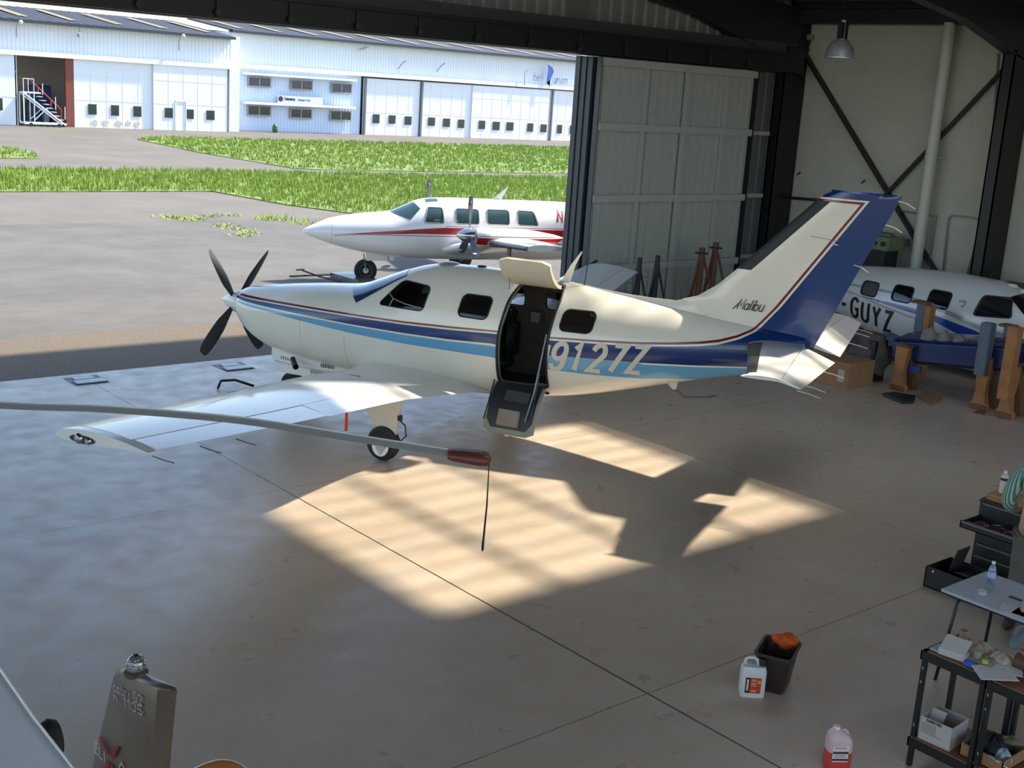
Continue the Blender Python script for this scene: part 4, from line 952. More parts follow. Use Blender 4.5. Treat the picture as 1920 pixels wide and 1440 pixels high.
# ---- the twin outside
twin = thing('twin_engine_aircraft', 'white red-striped twin-engine aircraft parked outside beyond the doorway', 'airplane', (14.91, 22.26, 0), math.radians(156))
TW = Hull([(-1.40,1.085,1.06,.012,1.07,2), (-1.30,1.15,1.0,.08,1.07,2), (-1.13,1.235,.93,.17,1.07,2), (-.75,1.385,.80,.32,1.08,2), (-.10,1.50,.655,.47,1.08,2.1), (.45,1.56,.59,.56,1.1,2.2), (.8,1.70,.57,.60,1.15,2.2), (1.10,1.83,.56,.63,1.2,2.2),
 (1.4,1.88,.55,.645,1.22,2.3), (2.0,1.90,.55,.65,1.24,2.3), (4.2,1.90,.58,.64,1.26,2.3), (5.2,1.86,.70,.54,1.3,2.2), (6.4,1.78,1.0,.34,1.4,2.1), (7.6,1.72,1.3,.12,1.5,2.0), (7.8,1.70,1.4,.05,1.5,2)])
s = NT('red_striped_paint'); X, Y, Z = s.xyz(); A = s.math('MULTIPLY', X, -1); A1 = s.math('ADD', A, 2.0)
t1 = s.curve(A1, [(0,1.07),(1.5,1.09),(2.5,1.20),(3.1,1.27),(3.6,1.31),(6,1.33),(9,1.35)]); b1 = s.curve(A1, [(0,1.08),(1.5,1.085),(2.5,1.13),(3.1,1.16),(3.6,1.165),(6,1.16),(9,1.16)])
b2 = s.curve(A1, [(0,1.0),(1.2,1.03),(1.8,1.09),(2.5,1.105),(3.6,1.125),(9,1.12)]); c = s.mix(s.noise(2), lin((236,236,236)), lin((230,230,230)))
c = s.mix(s.both(s.both(s.lt(Z, t1), s.gt(Z, b1)), s.gt(A, -.65)), c, lin((160,30,36)))
c = s.mix(s.both(s.both(s.lt(Z, s.math('ADD', b2, .007)), s.gt(Z, s.math('SUBTRACT', b2, .007))), s.gt(A, -.75)), c, lin((110,34,40)))
c = s.mix(s.both(s.both(s.lt(Z, s.math('ADD', t1, .035)), s.gt(Z, s.math('ADD', t1, .022))), s.gt(A, 1.6)), c, lin((110,34,40)))
c = s.mix(s.math('MULTIPLY', s.lt(s.math('ABSOLUTE', s.math('ADD', A, .80)), .004), .4), c, lin((90,90,90)))
s.color(c); s.set(Roughness=.22); s.b.inputs['Coat Weight'].default_value = .4; twm = s.m
TW.mesh(-1.40, 7.8, 110, 48).build('fuselage', twm, twin, smooth=True)
tg = M('green_tint_glass', (52,76,78), .05, 0, .1, spec=.9)
for sd in (1, -1):
    for nm, pl in (('cockpit_window', rounded([(1.13,1.40),(1.22,1.72),(1.54,1.72),(1.56,1.40)], .05)), ('cabin_window', rrect(1.82,2.34,1.40,1.715,.06)), ('cabin_window', rrect(2.52,3.03,1.41,1.72,.06)), ('cabin_window', rounded([(3.22,1.41),(3.22,1.72),(3.60,1.71),(3.70,1.41)],.06))):
        g = TW.patch(dense(pl), sd, .004).build(nm, tg, twin, smooth=True, fix=False)
        P = [TW.side(a, z, sd, .005) for a, z in dense(pl)]; MB().tube(P+[P[0]], .012, 6, cap=False).build('window_rim', M('rim_grey',(130,134,136),.5), g, smooth=True)
    cols, rows = 12, 10; mb = MB(); g = []
    for i in range(rows+1):
        v = i/rows; a = .48+.50*v
        for k in range(cols+1):
            u = k/cols; th = math.radians(86)+(math.radians(28+20*v)-math.radians(86))*u; q = TW.sec(a+.36*u*u*(1-.75*v), th) + Vector((.3,math.cos(th),math.sin(th))).normalized()*.006; g.append((q.x, sd*q.y, q.z))
    mb.add(g, [(i*(cols+1)+k, i*(cols+1)+k+1, (i+1)*(cols+1)+k+1, (i+1)*(cols+1)+k) for i in range(rows) for k in range(cols)]); mb.build('windshield', tg, twin, smooth=True)
mb = MB(); g = [TW.sec(a, math.radians(th)) + Vector((0,0,.006)) for a in (1.22,1.35,1.48) for th in (66,72,78,84)]
mb.add(g, [(i*4+k, i*4+k+1, (i+1)*4+k+1, (i+1)*4+k) for i in range(2) for k in range(3)]).build('roof_window', tg, twin, smooth=True)
wing([((2.75,0,1.88),.22),((2.95,0,2.05),.12),((3.12,0,2.20),.02)], 0, 1, .08, 8, 'b').build('blade_antenna', paintw, twin, smooth=50)
redl = M('red_letters', (170,34,40), .4, 0, 0)
ribbon(place('N', 4.14, 1.50, .24, .85, .1), .05, lambda u, v: tuple(TW.side(u, v, 1, .006)), .05).build('registration_letter', redl, twin, fix=False)
ppm = M('prop_grey_black', (64,68,78), .4, 0, .1); stripe = M('prop_white', (210,210,214), .4, 0, 0)
for sd in (1, -1):
    W2 = [((1.55,sd*.5,.80),2.1),((2.1,sd*2.0,1.18),1.6),((2.25,sd*5.6,1.47),1.0)]
    wing([((W2[0][0][0]+(W2[1][0][0]-W2[0][0][0])*t, sd*(.5+1.5*t), .80+.38*t), 2.1-.35*t) for t in (0,.5,1)], 0,1,.15,16).build('wing', paintw, twin, smooth=40)
    ow = wing([((2.1+.15*t, sd*(2.0+2.45*t), 1.18+.22*t), 1.6-.6*t) for t in (0,.25,.5,.75,1)], 0,1,.14,16).build('wing', paintw, twin, smooth=40)
    wing([((2.114+.13*t, sd*(2.35+2.1*t), 1.211+.189*t), 1.543-.535*t) for t in (0,.5,1)], 0,.05,.14,8,grow=.006).build('leading_edge_boot', M('boot_grey',(60,62,70),.4), ow, smooth=40)
    nb = sd*2.02; R = []
    for a, r, dz in ((1.90,.17,0),(1.98,.20,0),(2.2,.22,-.02),(2.8,.23,-.03),(3.2,.20,-.04),(3.6,.12,-.03),(3.8,.03,0)):
        R.append([Vector((-a, nb+r*1.15*math.copysign(abs(math.cos(u))**.85,math.cos(u)), 1.32+dz+r*.92*math.sin(u))) for u in [2*PI*k/28 for k in range(28)]])
    nac = MB().loft(R).build('engine_nacelle', twm, twin, smooth=50)
    MB().lathe([(0,0),(.05,-.03),(.11,-.12),(.155,-.24),(.165,-.36)], (-1.50,nb,1.33), 'X', 28).build('spinner', chrome, nac, smooth=50)
    MB().lathe([(.09,-.02),(.10,-.02),(.10,.0),(.0,.0),(0,-.02)], (-1.885,nb-sd*.16,1.36), 'X', 16).build('air_intake', steel2, nac)
    for k, ang in enumerate((4, 124, 244) if sd > 0 else (-2, 118, 238)):
        R_ = Matrix.Rotation(math.radians(ang), 3, 'X'); mb = blade(MB(), R_, .80, .12, .16, (25,65)); mb.v = [(v[0]-1.78, v[1]+nb, v[2]+1.33) for v in mb.v]
        b_ = mb.build('propeller_blade', ppm, twin, smooth=40)
        mb = MB(); q = R_ @ Vector((0,0,.70)); mb.bar(Vector((-1.78,nb,1.33))+R_ @ Vector((0,0,.66)), Vector((-1.78,nb,1.33))+R_ @ Vector((0,0,.70)), .115, .022).build('tip_band', stripe, b_)
    MB().tube([(-2.64,sd*2.08,1.1),(-2.64,sd*2.08,.28)], .05, 12).build('gear_leg', gunm, twin); wheel(twin, (-2.64,sd*2.02,.28), .28, .18)
MB().tube([(-.05,0,.72),(.0,0,.25)], .03, 10).bar((.06,.03,.62),(.0,.08,.25),.02).build('nose_leg', gunm, twin); wheel(twin, (0,0,.25), .25, .14, hubm=M('white_hub',(210,210,206),.4,0,0))
MB().box((-.45,.10,.48),(.02,.115,.66)).box((-.60,.14,.50),(-.50,.16,.62)).build('nose_gear_door', paintw, twin)
wing([((5.6,0,1.75),2.0),((6.3,0,2.3),1.5),((7.2,0,3.6),.85)], 0,1,.1,12,'b').build('fin', twm, twin, smooth=40)
for sd in (1,-1): wing([((6.7,0,1.55),1.0),((7.0,sd*2.3,1.7),.65)], 0,1,.1,12).build('tailplane', paintw, twin, smooth=40)
t = thing('tow_bar', 'dark steel tow bar lying on the apron in front of the twin nose wheel', 'tow bar', (14.2,22.8,0))
g = lambda px, py, z=.06: at(px, py, 2, z) - t.location
MB().tube([g(543,518), g(665,513)], .022, 8).build('shaft', steel2, t)
MB().tube([g(562,505,.18), g(597,518,.08), g(640,529,.04)], .018, 8).tube([g(556,506,.18), g(570,505,.18)], .02, 8).build('t_handle', steel2, t)
MB().box(g(659,517,.0), g(672,526,.1)).build('wheel_fork', gunm, t)
# ---- the wingless fuselage along the right wall
gu = thing('wingless_fuselage', 'white and blue aircraft fuselage without wings along the right wall', 'airplane', (19.66, 6.8, -.40), -PI/2)
s = NT('white_blue_swoosh'); X, Y, Z = s.xyz(); A = s.math('MULTIPLY', X, -1)
g1 = s.curve(A, [(2,1.2),(3.35,1.41),(3.92,1.54),(4.55,1.64),(5.08,1.68),(5.97,1.66),(7,1.62)]); g0 = s.curve(A, [(2,1.1),(3.34,1.33),(3.9,1.46),(4.53,1.57),(5.07,1.63),(5.97,1.62),(7,1.59)])
u1 = s.curve(A, [(2,.95),(2.8,1.15),(3.39,1.30),(4.41,1.46),(4.73,1.475),(5.3,1.485),(5.75,1.485),(7,1.5)]); u0 = s.curve(A, [(2,.55),(2.8,.80),(3.39,1.06),(3.66,1.17),(4.3,1.36),(4.71,1.39),(5.3,1.445),(5.75,1.478),(7,1.5)])
h1 = s.curve(A, [(2,.9),(4.2,1.28),(4.7,1.335),(5.3,1.42),(6,1.52),(7,1.6)]); h0 = s.curve(A, [(2,.88),(4.2,1.25),(4.7,1.30),(5.3,1.39),(6,1.50),(7,1.58)])
c = s.mix(s.noise(2), lin((206,206,204)), lin((198,198,197)))
c = s.mix(s.both(s.lt(Z, g1), s.gt(Z, g0)), c, lin((142,150,162)))
c = s.mix(s.both(s.lt(Z, u1), s.gt(Z, u0)), c, lin((34,72,156)))
c = s.mix(s.both(s.both(s.lt(Z, h1), s.gt(Z, h0)), s.gt(A, 4.5)), c, lin((150,156,164)))
s.color(c); s.set(Roughness=.2); s.b.inputs['Coat Weight'].default_value = .4
gf = H.mesh(.36, 8.0, 110, 64).build('fuselage', s.m, gu, smooth=True)
gwin = [('cockpit_window', rounded([(2.84,1.60),(2.98,1.90),(3.42,1.88),(3.48,1.54)],.06)), ('cabin_window', rrect(3.95,4.36,1.545,1.83,.07,sh=-.0)), ('cabin_window', rrect(4.67,5.07,1.53,1.80,.07)), ('cabin_window', rrect(5.40,5.76,1.51,1.76,.07))]
cb = H.mesh(2.7, 5.9, 30, 40, .05).build('cab', lining); cb.parent = gu
def gcut(pl): o = MB().prism([(-a, -1, z) for a, z in pl], (0, .9, 0)).build('cut', lining); o.parent = gu; return o
boolean(gf, [cb]+[gcut(p) for _, p in gwin])
for nm, pl in gwin:
    g_ = H.patch(dense(pl), -1, -.012).build(nm, M('grey_window',(70,72,76),.05,0,.05,spec=.9) if nm == 'cabin_window' and pl[0][0] > 5.5 else paneg, gu, smooth=True, fix=False)
    P = [H.side(a, z, -1, .002) for a, z in dense(pl)]; MB().tube(P+[P[0]], .012, 6, cap=False).build('window_seal', seal, g_, smooth=True)
for sd in (1,-1):
    cols, rows = 10, 8; mb = MB(); g = []
    for i in range(rows+1):
        v = i/rows; a = 2.36+.58*v
        for k in range(cols+1):
            u = k/cols; th = math.radians(86)+(math.radians(38+20*v)-math.radians(86))*u; q = H.sec(a+.24*u*u*(1-v*.6), th)+Vector((.3,math.cos(th),math.sin(th))).normalized()*.004; g.append((q.x, sd*q.y, q.z))
    mb.add(g, [(i*(cols+1)+k, i*(cols+1)+k+1, (i+1)*(cols+1)+k+1, (i+1)*(cols+1)+k) for i in range(rows) for k in range(cols)]); mb.build('windshield', darkg, gu, smooth=True)
for i, ch in enumerate('-GUYZ'):
    gl = []
    for q in GL[ch]: gl.append([(6.20-i*.262-(px*.78+.05*py)*.34, 1.10-.035*i+py*.35) for px, py in q])
    ribbon(gl, .06, lambda u, v: tuple(H.side(u, v, -1, .006)), .03).build('registration_letter', M('black_letters',(26,26,30),.35,0,0), gu, fix=False)
ribbon([arc(3.72,1.70,.06,.05,0,300), [(3.80,1.73),(3.66,1.72)],[(3.70,1.75),(3.70,1.62)]], .01, lambda u, v: tuple(H.side(u, v, -1, .005)), .03).build('emblem', M('faded_emblem',(110,100,120),.5,0,0), gu, fix=False)
for a in (3.2, 3.0): MB().lathe([(0,.03),(.07,.02),(.1,-.02)], (-a,0,interp(H.t,a)[0]), 'Z', 16).build('roof_dome', paintw, gu, smooth=50)
MB().box((-5.6,-.35,.42),(-5.2,.35,.75)).box((-3.2,-.35,.41),(-2.9,.35,.55)).build('cradle', M('cradle_wood',(112,82,54),.7), gu)
# blue wing lying across trestles in front of it
bt = thing('detached_wing', 'dark blue detached wing panel resting on wooden trestles in front of the fuselage', 'wing', (17.45, 10.6, 0))
nv = M('navy_gloss', (20,38,92), .25, 0, .08, coat=.5); nv2 = M('navy_side', (16,26,62), .35, 0, .08)
sec = []
for (y, z, dz) in ((.12,.74,.30),(0.05,.74,.34),(-1.3,.93,.36),(-2.3,1.05,.34)):
    sec.append([Vector((0,y,z)),Vector((.05,y,z+.035)),Vector((.42,y,z+.11)),Vector((.85,y,z+.10)),Vector((.9,y,z-.02)),Vector((.85,y,z-dz)),Vector((.1,y,z-dz)),Vector((0,y,z-dz+.06))])
MB().loft(sec).build('wing_panel', nv, bt, smooth=30)
MB().bar((-.01,.0,.745),(-.01,-2.2,1.05),.02,.02).build('edge_strip', M('blue_edge',(40,62,120),.3,0,0), bt)
MB().box((-.05,-.45,.33),(.0,-.02,.43)).build('panel_flap', M('mid_blue',(34,60,140),.35), bt)
bag = M('grey_fabric', (126,124,116), .85, 0, .15, bump=.3)
for i, (px, py) in enumerate([(1738,636),(1764,643),(1792,650)]):
    p = at(px, py, 0, 17.62); z = p.z-.13
    R = []
    for j in range(9):
        t = j/8; w_ = .135*math.sin(PI*min(1,.18+t*.82))**.6*(1 if t < .8 else (1-t)/.2*.8+.2); d = .085*(1-.4*t)
        R.append([Vector((d*math.cos(u)+.02*math.sin(3*u+i), w_*math.sin(u)*(1+.08*math.sin(5*u+j+i)), .34*t)) for u in [2*PI*k/18 for k in range(18)]])
    o = MB().loft(R).build('sandbag', bag, smooth=True); o.location = (p.x, p.y, z); o.rotation_euler = (.15,.1,0)
    tag(o, ['leftmost of the three grey cloth bags on the blue wing','middle of the three grey cloth bags on the blue wing','rightmost of the three grey cloth bags on the blue wing'][i], 'bag', 'grey bags on the blue wing')
wood = M('trestle_wood', (164,112,66), .7, 0, .25, scale=5); woodd = M('dark_wood', (112,78,50), .7, 0, .25, scale=5); gpost = M('grey_blue_post', (92,104,116), .6, 0, .1)
def trestle(px, py, ztop, label, wd=.22, post=None, postm=None, plank=None):
    g = at(px, py, 2, 0); t = thing('wooden_trestle', label, 'trestle', (g.x, g.y, 0))
    mb = MB(); prof = [(-.5*wd-.03,0),(.5*wd+.03,0),(.5*wd+.02,.10),(.5*wd-.01,.12),(.5*wd-.03,.35),(.5*wd,.55),(.5*wd,ztop),(-.5*wd,ztop),(-.5*wd,.55),(-.5*wd+.03,.3),(-.5*wd,.12),(-.5*wd-.03,.10)]
    mb.prism([(0,-y,z) for y, z in prof], (.10,0,0)).build('leg', wood, t, bevel=.006)
    MB().bar((.42,-wd*.2,0),(.12,-wd*.2,ztop-.05),.12,.1,up=(0,1,0)).build('leg', woodd, t)
    MB().box((.0,-.5*wd,ztop-.02),(.25,.5*wd,ztop+.03)).build('top_pad', woodd, t, bevel=.01)
    MB().box((-.02,-.5*wd-.02,0),(.16,.5*wd+.02,.09)).build('foot_pad', woodd, t, bevel=.01)
    if post: MB().box((-.13,-.09,post[0]),(.03,.09,post[1])).build('post', postm, t, bevel=.01)
    return t
trestle(1680,732,.72, 'low wooden trestle under the left end of the blue wing')
trestle(1832,768,.80, 'wooden trestle with a tall grey post standing in it', post=(.55,1.36), postm=gpost)
trestle(1880,784,.82, 'rightmost wooden trestle with a long leaning plank', post=(.3,1.40), postm=wood)
def post(px0, py0, py1, X, label, w_=.2):
    a = at(px0, py0, 0, X); b = at(px0, py1, 0, X); t = thing('padded_post', label, 'post', (X, a.y, 0))
    MB().box((0,-w_*.5,0),(.2,w_*.1,a.z)).build('post', gpost, t, bevel=.008); MB().box((0,-w_*.5-.02,a.z),(.24,w_*.6,a.z+.04)).build('pad', woodd, t, bevel=.01)
    MB().box((.01,w_*-.5-.10,0),(.18,-w_*.5,a.z-.01)).build('plank', wood, t)
post(1722,570,700,18.45, 'grey post with a wooden pad beside the cabin windows', .26)
post(1884,614,700,18.45, 'grey post with a wooden pad under the cockpit window', .2)
# cardboard, mats, clothes by the trestles
card = M('cardboard', (150,112,78), .8, 0, .12)
def slab(pts, th, name, m, label, cat, z=0):
    P = [at(*p, 2, z) for p in pts]; c = sum(P, Vector())/len(P); c.z = z
    o = MB().prism([p-c for p in P], (0,0,th)).build(name, m, bevel=.004); o.location = c; return tag(o, label, cat)
slab([(1654,742),(1676,740),(1716,747),(1713,757),(1690,758)], .05, 'black_case', M('black_plastic',(28,29,31),.5), 'flat black case lying on the floor left of the cardboard', 'case')
c1 = slab([(1716,742),(1735,737),(1768,747),(1746,762)], .03, 'cardboard_sheet', card, 'folded cardboard sheet lying on the floor beside the flat black case', 'cardboard')
slab([(1825,775),(1836,769),(1852,766),(1846,779)], .02, 'cardboard_sheet', M('brown_card',(110,76,54),.8), 'torn brown cardboard scrap lying between the two right trestles', 'cardboard')
g = at(1565,722,2,0); t = thing('cardboard_box', 'brown cardboard box on the floor behind the tailplane', 'box', (g.x+.25, g.y, 0))
MB().box((-.35,-.3,0),(.35,.3,.42)).build('body', card, t); MB().box((.30,.30,.40),(.36,.62,.42)).build('flap', card, t); MB().box((-.355,-.22,.1),(-.351,-.1,.3)).build('label_sticker', M('sticker',(170,166,150),.6,0,0), t)
g = at(1596,712,2,0)
t = thing('hanging_cover', 'crumpled dark grey cloth draped over a stand behind the tailplane', 'cloth', (g.x+.35, g.y, 0))
R = []
for j in range(10):
    q = j/9; R.append([Vector(((.26-.10*q)*math.cos(u)*(1+.12*math.sin(4*u+j)), (.42-.12*q)*math.sin(u)*(1+.12*math.sin(5*u+j*.7)), .22+.55*q-.10*math.cos(3*u)*(1-q))) for u in [2*PI*k/28 for k in range(28)]])
MB().loft(R).build('cloth', M('grey_cloth',(86,80,78),.9,0,.2,bump=.5), t, smooth=True); MB().box((-.18,-.26,0),(.18,.26,.68)).build('stand', steel2, t)
g = at(1645,690,2,0); t = thing('blue_trestle', 'blue steel frame behind the grey cloth under the registration letters', 'frame', (g.x+.9, g.y, 0))
MB().box((-.3,-.35,.30),(.3,.35,.55)).build('blue_box', nv, t, bevel=.01); MB().bar((-.25,-.4,0),(-.2,-.33,.3),.06).bar((-.25,.4,0),(-.2,.33,.3),.06).build('leg', nv2, t); MB().box((-.34,-.20,.30),(-.30,-.14,.62)).build('strap', M('pale_strap',(120,130,120),.7), t)
# ---- jacks by the door leaf
def jack(px, py, m, label, H_, spread, brown=False):
    p = at(px, py, 1, 15.35); t = thing('tripod_jack', label, 'jack', (p.x, 15.35, 0)); 
    MB().tube([(0,0,.25),(0,0,p.z-.02)], [.05,.045] if not brown else [.065,.06], 12).build('cylinder', m, t, smooth=40)
    if brown: MB().lathe([(.03,0),(.13,.01),(.13,.03),(.03,.04),(.03,.1)], (0,0,p.z-.14), 'Z', 14).build('ram_head', steel2, t)
    else: MB().lathe([(.07,-.35),(.05,-.12),(.045,0),(.03,.02)], (0,0,p.z-.05), 'Z', 12).build('ram_head', m, t)
    zt = p.z-(.2 if brown else .32)
    for k in range(3):
        a = math.radians(200+120*k); MB().bar((spread*math.cos(a), spread*math.sin(a)*.6, .03),(.05*math.cos(a),.05*math.sin(a),zt),.036,.036).lathe([(0,0),(.06,0),(.06,.03),(0,.03)], (spread*math.cos(a), spread*math.sin(a)*.6, 0), 'Z', 10).build('leg', m, t)
blk = M('black_jack', (30,32,36), .5, 0, .1); brn = M('rusty_jack', (104,66,44), .6, 0, .2)
jack(1200,481,blk,'left black tripod jack behind the fuselage',1,.42); jack(1234,477,blk,'second black tripod jack, right of the first one',1,.45)
jack(1317,463,brn,'left brown tripod jack with legs spread wide',1,.6,True); jack(1343,453,brn,'right brown tripod jack, the taller one',1,.6,True)
g = at(1075,520,1,15.6); t = thing('hand_trolley', 'dark steel frame with handle beside the door edge posts', 'trolley', (g.x+.15, 15.6, 0))
MB().tube([(-.1,0,.05),(-.05,0,1.55),(.0,0,1.6)], .02, 8).tube([(-.05,0,1.25),(.4,0,1.42)], .02, 8).tube([(.1,.1,.05),(.1,.1,1.1)], .02, 8).build('frame', steel2, t)
for y in (-.1,.2): MB().lathe([(0,-.02),(.1,-.02),(.1,.02),(0,.02)], (.2,y,.1), 'Y', 14).build('wheel', rubber, t)
# ---- small aircraft parts in the foreground: main rotor blade with padded end, tail fin
t = thing('rotor_blade', 'long metallic helicopter rotor blade with a red-brown padded tip sock', 'rotor blade', (3.0, 8.8, 2.1))
alu2 = M('blade_metal', (206,203,195), .35, .15, .05)
tipP = at(848,848,2,1.86); mid = at(450,786,2,2.02); lf = at(0,757,2,2.10); ext = lf+(lf-mid).normalized()*.9+Vector((0,0,.03))
P = []
for i in range(13):
    q = i/12
    P.append(ext*(1-q)**3+lf*3*q*(1-q)**2+mid*3*q*q*(1-q)+tipP*q**3 if 0 else None)
def crm(p0,p1,p2,p3,t): return .5*((2*p1)+(p2-p0)*t+(2*p0-5*p1+4*p2-p3)*t*t+(3*p1-p0-3*p2+p3)*t**3)
pts = [ext, lf, at(200,765,2,2.08), mid, at(650,817,2,1.94), tipP]; pts = [pts[0]*2-pts[1]]+pts+[pts[-1]*2-pts[-2]]; P = []
for i in range(1, len(pts)-2): P += [crm(pts[i-1],pts[i],pts[i+1],pts[i+2],k/6) for k in range(6)]
P.append(tipP); R = []
for i, p in enumerate(P):
    d = (P[min(i+1,len(P)-1)]-P[max(i-1,0)]).normalized(); sdv = d.cross(Vector((0,0,1))).normalized(); up_ = sdv.cross(d)
    R.append([p-t.location + sdv*((x_-.3)*.17) + up_*(th_*.17*1.15) for x_, th_ in foil(0,1,10,.13)])
MB().loft(R).build('blade', alu2, t, smooth=40)
d = (P[-1]-P[-3]).normalized(); sdv = d.cross(Vector((0,0,1))).normalized(); up_ = sdv.cross(d); R = []
for q, w_, h_ in ((-.03,.105,.028),(0,.12,.036),(.08,.12,.042),(.2,.12,.044),(.25,.10,.036),(.27,.05,.015)):
    R.append([P[-1]+d*q-t.location+sdv*(w_*math.copysign(abs(math.cos(u))**.6,math.cos(u))*.85+.03)+up_*(h_*math.copysign(abs(math.sin(u))**.8,math.sin(u))) for u in [2*PI*k/24 for k in range(24)]])
MB().loft(R).build('padded_sock', M('red_brown_vinyl',(116,56,50),.4,0,.12,bump=.15), t, smooth=50)
e0 = P[-1]+d*.26; e1 = at(892,1030,2,.95); e1 = Vector((e0.x-.02, e0.y+.0, 0)); 
bot = at(891,1032,2,0); k_ = 0
# hanging strap: straight down from the sock
lo_z = None
for zz in [i*.01 for i in range(0,180)]:
    q = Vector((e0.x, e0.y, zz)); dv = q-Vector((0,0,CAM_H)); yy = 720-F*dv.dot(_u)/dv.dot(_f)
    if yy < 1034: lo_z = zz; break
MB().tube([e0-t.location, Vector((e0.x+.004,e0.y,(e0.z+lo_z)/2))-t.location, Vector((e0.x-.01,e0.y,lo_z+.04))-t.location], [.003,.006,.008], 6).lathe([(0,-.05),(.009,-.03),(.009,.03),(0,.04)], Vector((e0.x-.01,e0.y,lo_z+.04))-t.location, 'Z', 8).build('tie_cord', steel2, t)
t = thing('helicopter_tail_fin', 'grey-brown helicopter tail fin with white lettering and a beacon on top', 'fin', (2.05, 4.7, 0))
fin_m = M('taupe_paint', (98,82,66), .35, 0, .06, coat=.2)
def fq(px, py, X=2.05): p = at(px, py, 0, X); return Vector((0, p.y-4.7, p.z))
out = [fq(*p) for p in [(175,1440),(216,1268),(221,1256),(230,1250),(240,1250),(262,1262),(300,1278),(322,1290),(325,1296),(312,1440)]]
lowL, lowR = fq(160,1500), fq(306,1510); out = [lowL]+out+[lowR]
mb = MB(); c = sum(out, Vector())/len(out); A1 = [Vector((-.008,p.y,p.z)) for p in out]; A2 = [Vector((-.032,(p.y-c.y)*.80+c.y,(p.z-c.z)*.9+c.z)) for p in out]; B1 = [Vector((.05-p.x-.042,p.y,p.z)) for p in A1]; B2 = [Vector((.04,p.y,p.z)) for p in A2]
n = len(out); vs = A2+A1+B1+B2; fs = [tuple(range(n))]+[(k*n+i, k*n+(i+1)%n, (k+1)*n+(i+1)%n, (k+1)*n+i) for k in range(3) for i in range(n)]+[tuple(3*n+i for i in range(n-1,-1,-1))]
mb.add(vs, fs).build('fin_panel', fin_m, t, smooth=50)
bp = fq(255,1253)
MB().lathe([(.052,-.02),(.055,0),(.04,.01)], (bp.x,bp.y,bp.z-.01), 'Z', 20).build('beacon_base', fin_m, t, smooth=50)
MB().lathe([(.043,.0),(.045,.012),(.04,.03),(.034,.05),(.02,.06),(0,.062)], (bp.x,bp.y,bp.z), 'Z', 24).build('beacon_lens', M('clear_lens',(150,156,150),.08,.5,.1,spec=1), t, smooth=50)
for z in (.012,.026,.042): MB().lathe([(.045-z*.2,z),(.047-z*.2,z+.002),(.045-z*.2,z+.004)], (bp.x,bp.y,bp.z), 'Z', 20).build('beacon_ring', chrome, t)
MB().lathe([(0,.058),(.012,.06),(.012,.066),(0,.068)], (bp.x,bp.y,bp.z), 'Z', 12).build('beacon_cap', steel2, t)
let = M('pale_lettering', (176,168,156), .5, 0, 0)
def fs2(u, v): return (-.042, u, v)
def textline(txt, p0, p1, h, wd):
    a, b = fq(*p0), fq(*p1); L = (b-a).length; d_ = (b-a)/L; up2 = Vector((0, -d_.z, d_.y)); up2 = up2 if up2.z > 0 else -up2
    st = strokes(txt, 0, 0, 1, .22, 0, .9); W_ = max(p[0] for q in st for p in q); k = L/W_
    st = [[(px*k, py*h) for px, py in q] for q in st]
    return ribbon([[ (a.y+d_.y*px+up2.y*py, a.z+d_.z*px+up2.z*py) for px, py in q] for q in st], wd, fs2, .02)
textline('cabri G2', (230,1291), (284,1318), .045, .006).build('name_lettering', let, t, fix=False)
textline('n 1135', (230,1309), (284,1337), .04, .006).build('number_lettering', let, t, fix=False)
textline('°', (240,1306), (243,1308), .05, .004).build('degree_sign', let, t, fix=False)
textline('HELI', (188,1398), (212,1424), .055, .009).build('name_lettering', let, t, fix=False)
textline('AIR', (236,1440), (270,1462), .055, .009).build('name_lettering', let, t, fix=False)
xr = M('dull_red', (128,34,34), .5, 0, 0)
for poly in ([(203,1377),(207,1376),(224,1410),(218,1412)], [(231,1394),(240,1396),(229,1420),(224,1412)], [(218,1420),(222,1428),(214,1446),(206,1446)], [(222,1428),(228,1430),(234,1446),(226,1446)]):
    MB().prism([fq(*p)+Vector((-.0425,0,0)) for p in poly], (-.0015,0,0)).build('red_cross_stroke', xr, t)
# stem below the frame that carries it, standing on the floor
MB().prism([lowL, lowR, Vector((0,lowR.y-.02,0)), Vector((0,lowL.y-.1,0))], (.02,0,0)).build('fin_stem', fin_m, t)
# white aircraft body panel at the lower left
t = thing('white_wing_tip', 'glossy white aircraft wing seen from above at the bottom left corner', 'wing', (1.3, 4.3, 1.9))
q = [at(*p, 2, 1.9) for p in [(-30,1200),(0,1245),(70,1345),(145,1440),(190,1500)]]; ed = [p-t.location for p in q]
R = []
for p, k in zip(ed, range(5)):
    d = (ed[min(k+1,4)]-ed[max(k-1,0)]).normalized(); sd_ = Vector((d.y,-d.x,0)); 
    if sd_.x > 0: sd_ = -sd_
    R.append([p+sd_*.0+Vector((0,0,-.03)), p+sd_*.0+Vector((0,0,-.01)), p+sd_*.015+Vector((0,0,.004)), p+sd_*.035+Vector((0,0,.008)), p+sd_*.055+Vector((0,0,0)), p+sd_*.22+Vector((0,0,-.05)), p+sd_*.24+Vector((0,0,-.09)), p+sd_*.03+Vector((0,0,-.07))])
MB().loft(R).build('wing_skin', M('gloss_white',(206,212,216),.25,0,.03,coat=.4), t, smooth=45)
for (px, py, r) in ((97,1420,.011),(106,1424,.014)): p = at(px, py, 2, 1.875)-t.location; MB().lathe([(0,0),(r,0),(r,.004),(0,.004)], p, 'Z', 12).build('drain_hole', steel2, t)
p = at(103,1375,2,1.80); tg_ = MB().lathe([(.02,-.03),(.07,-.025),(.08,0),(.07,.025),(.02,.03)], (0,0,0), 'X', 24).build('rubber_wheel', rubber, smooth=40); tg_.location = (p.x-.015,p.y,p.z-.02); tag(tg_, 'black rubber wheel peeking out behind the white wing at bottom left', 'wheel')
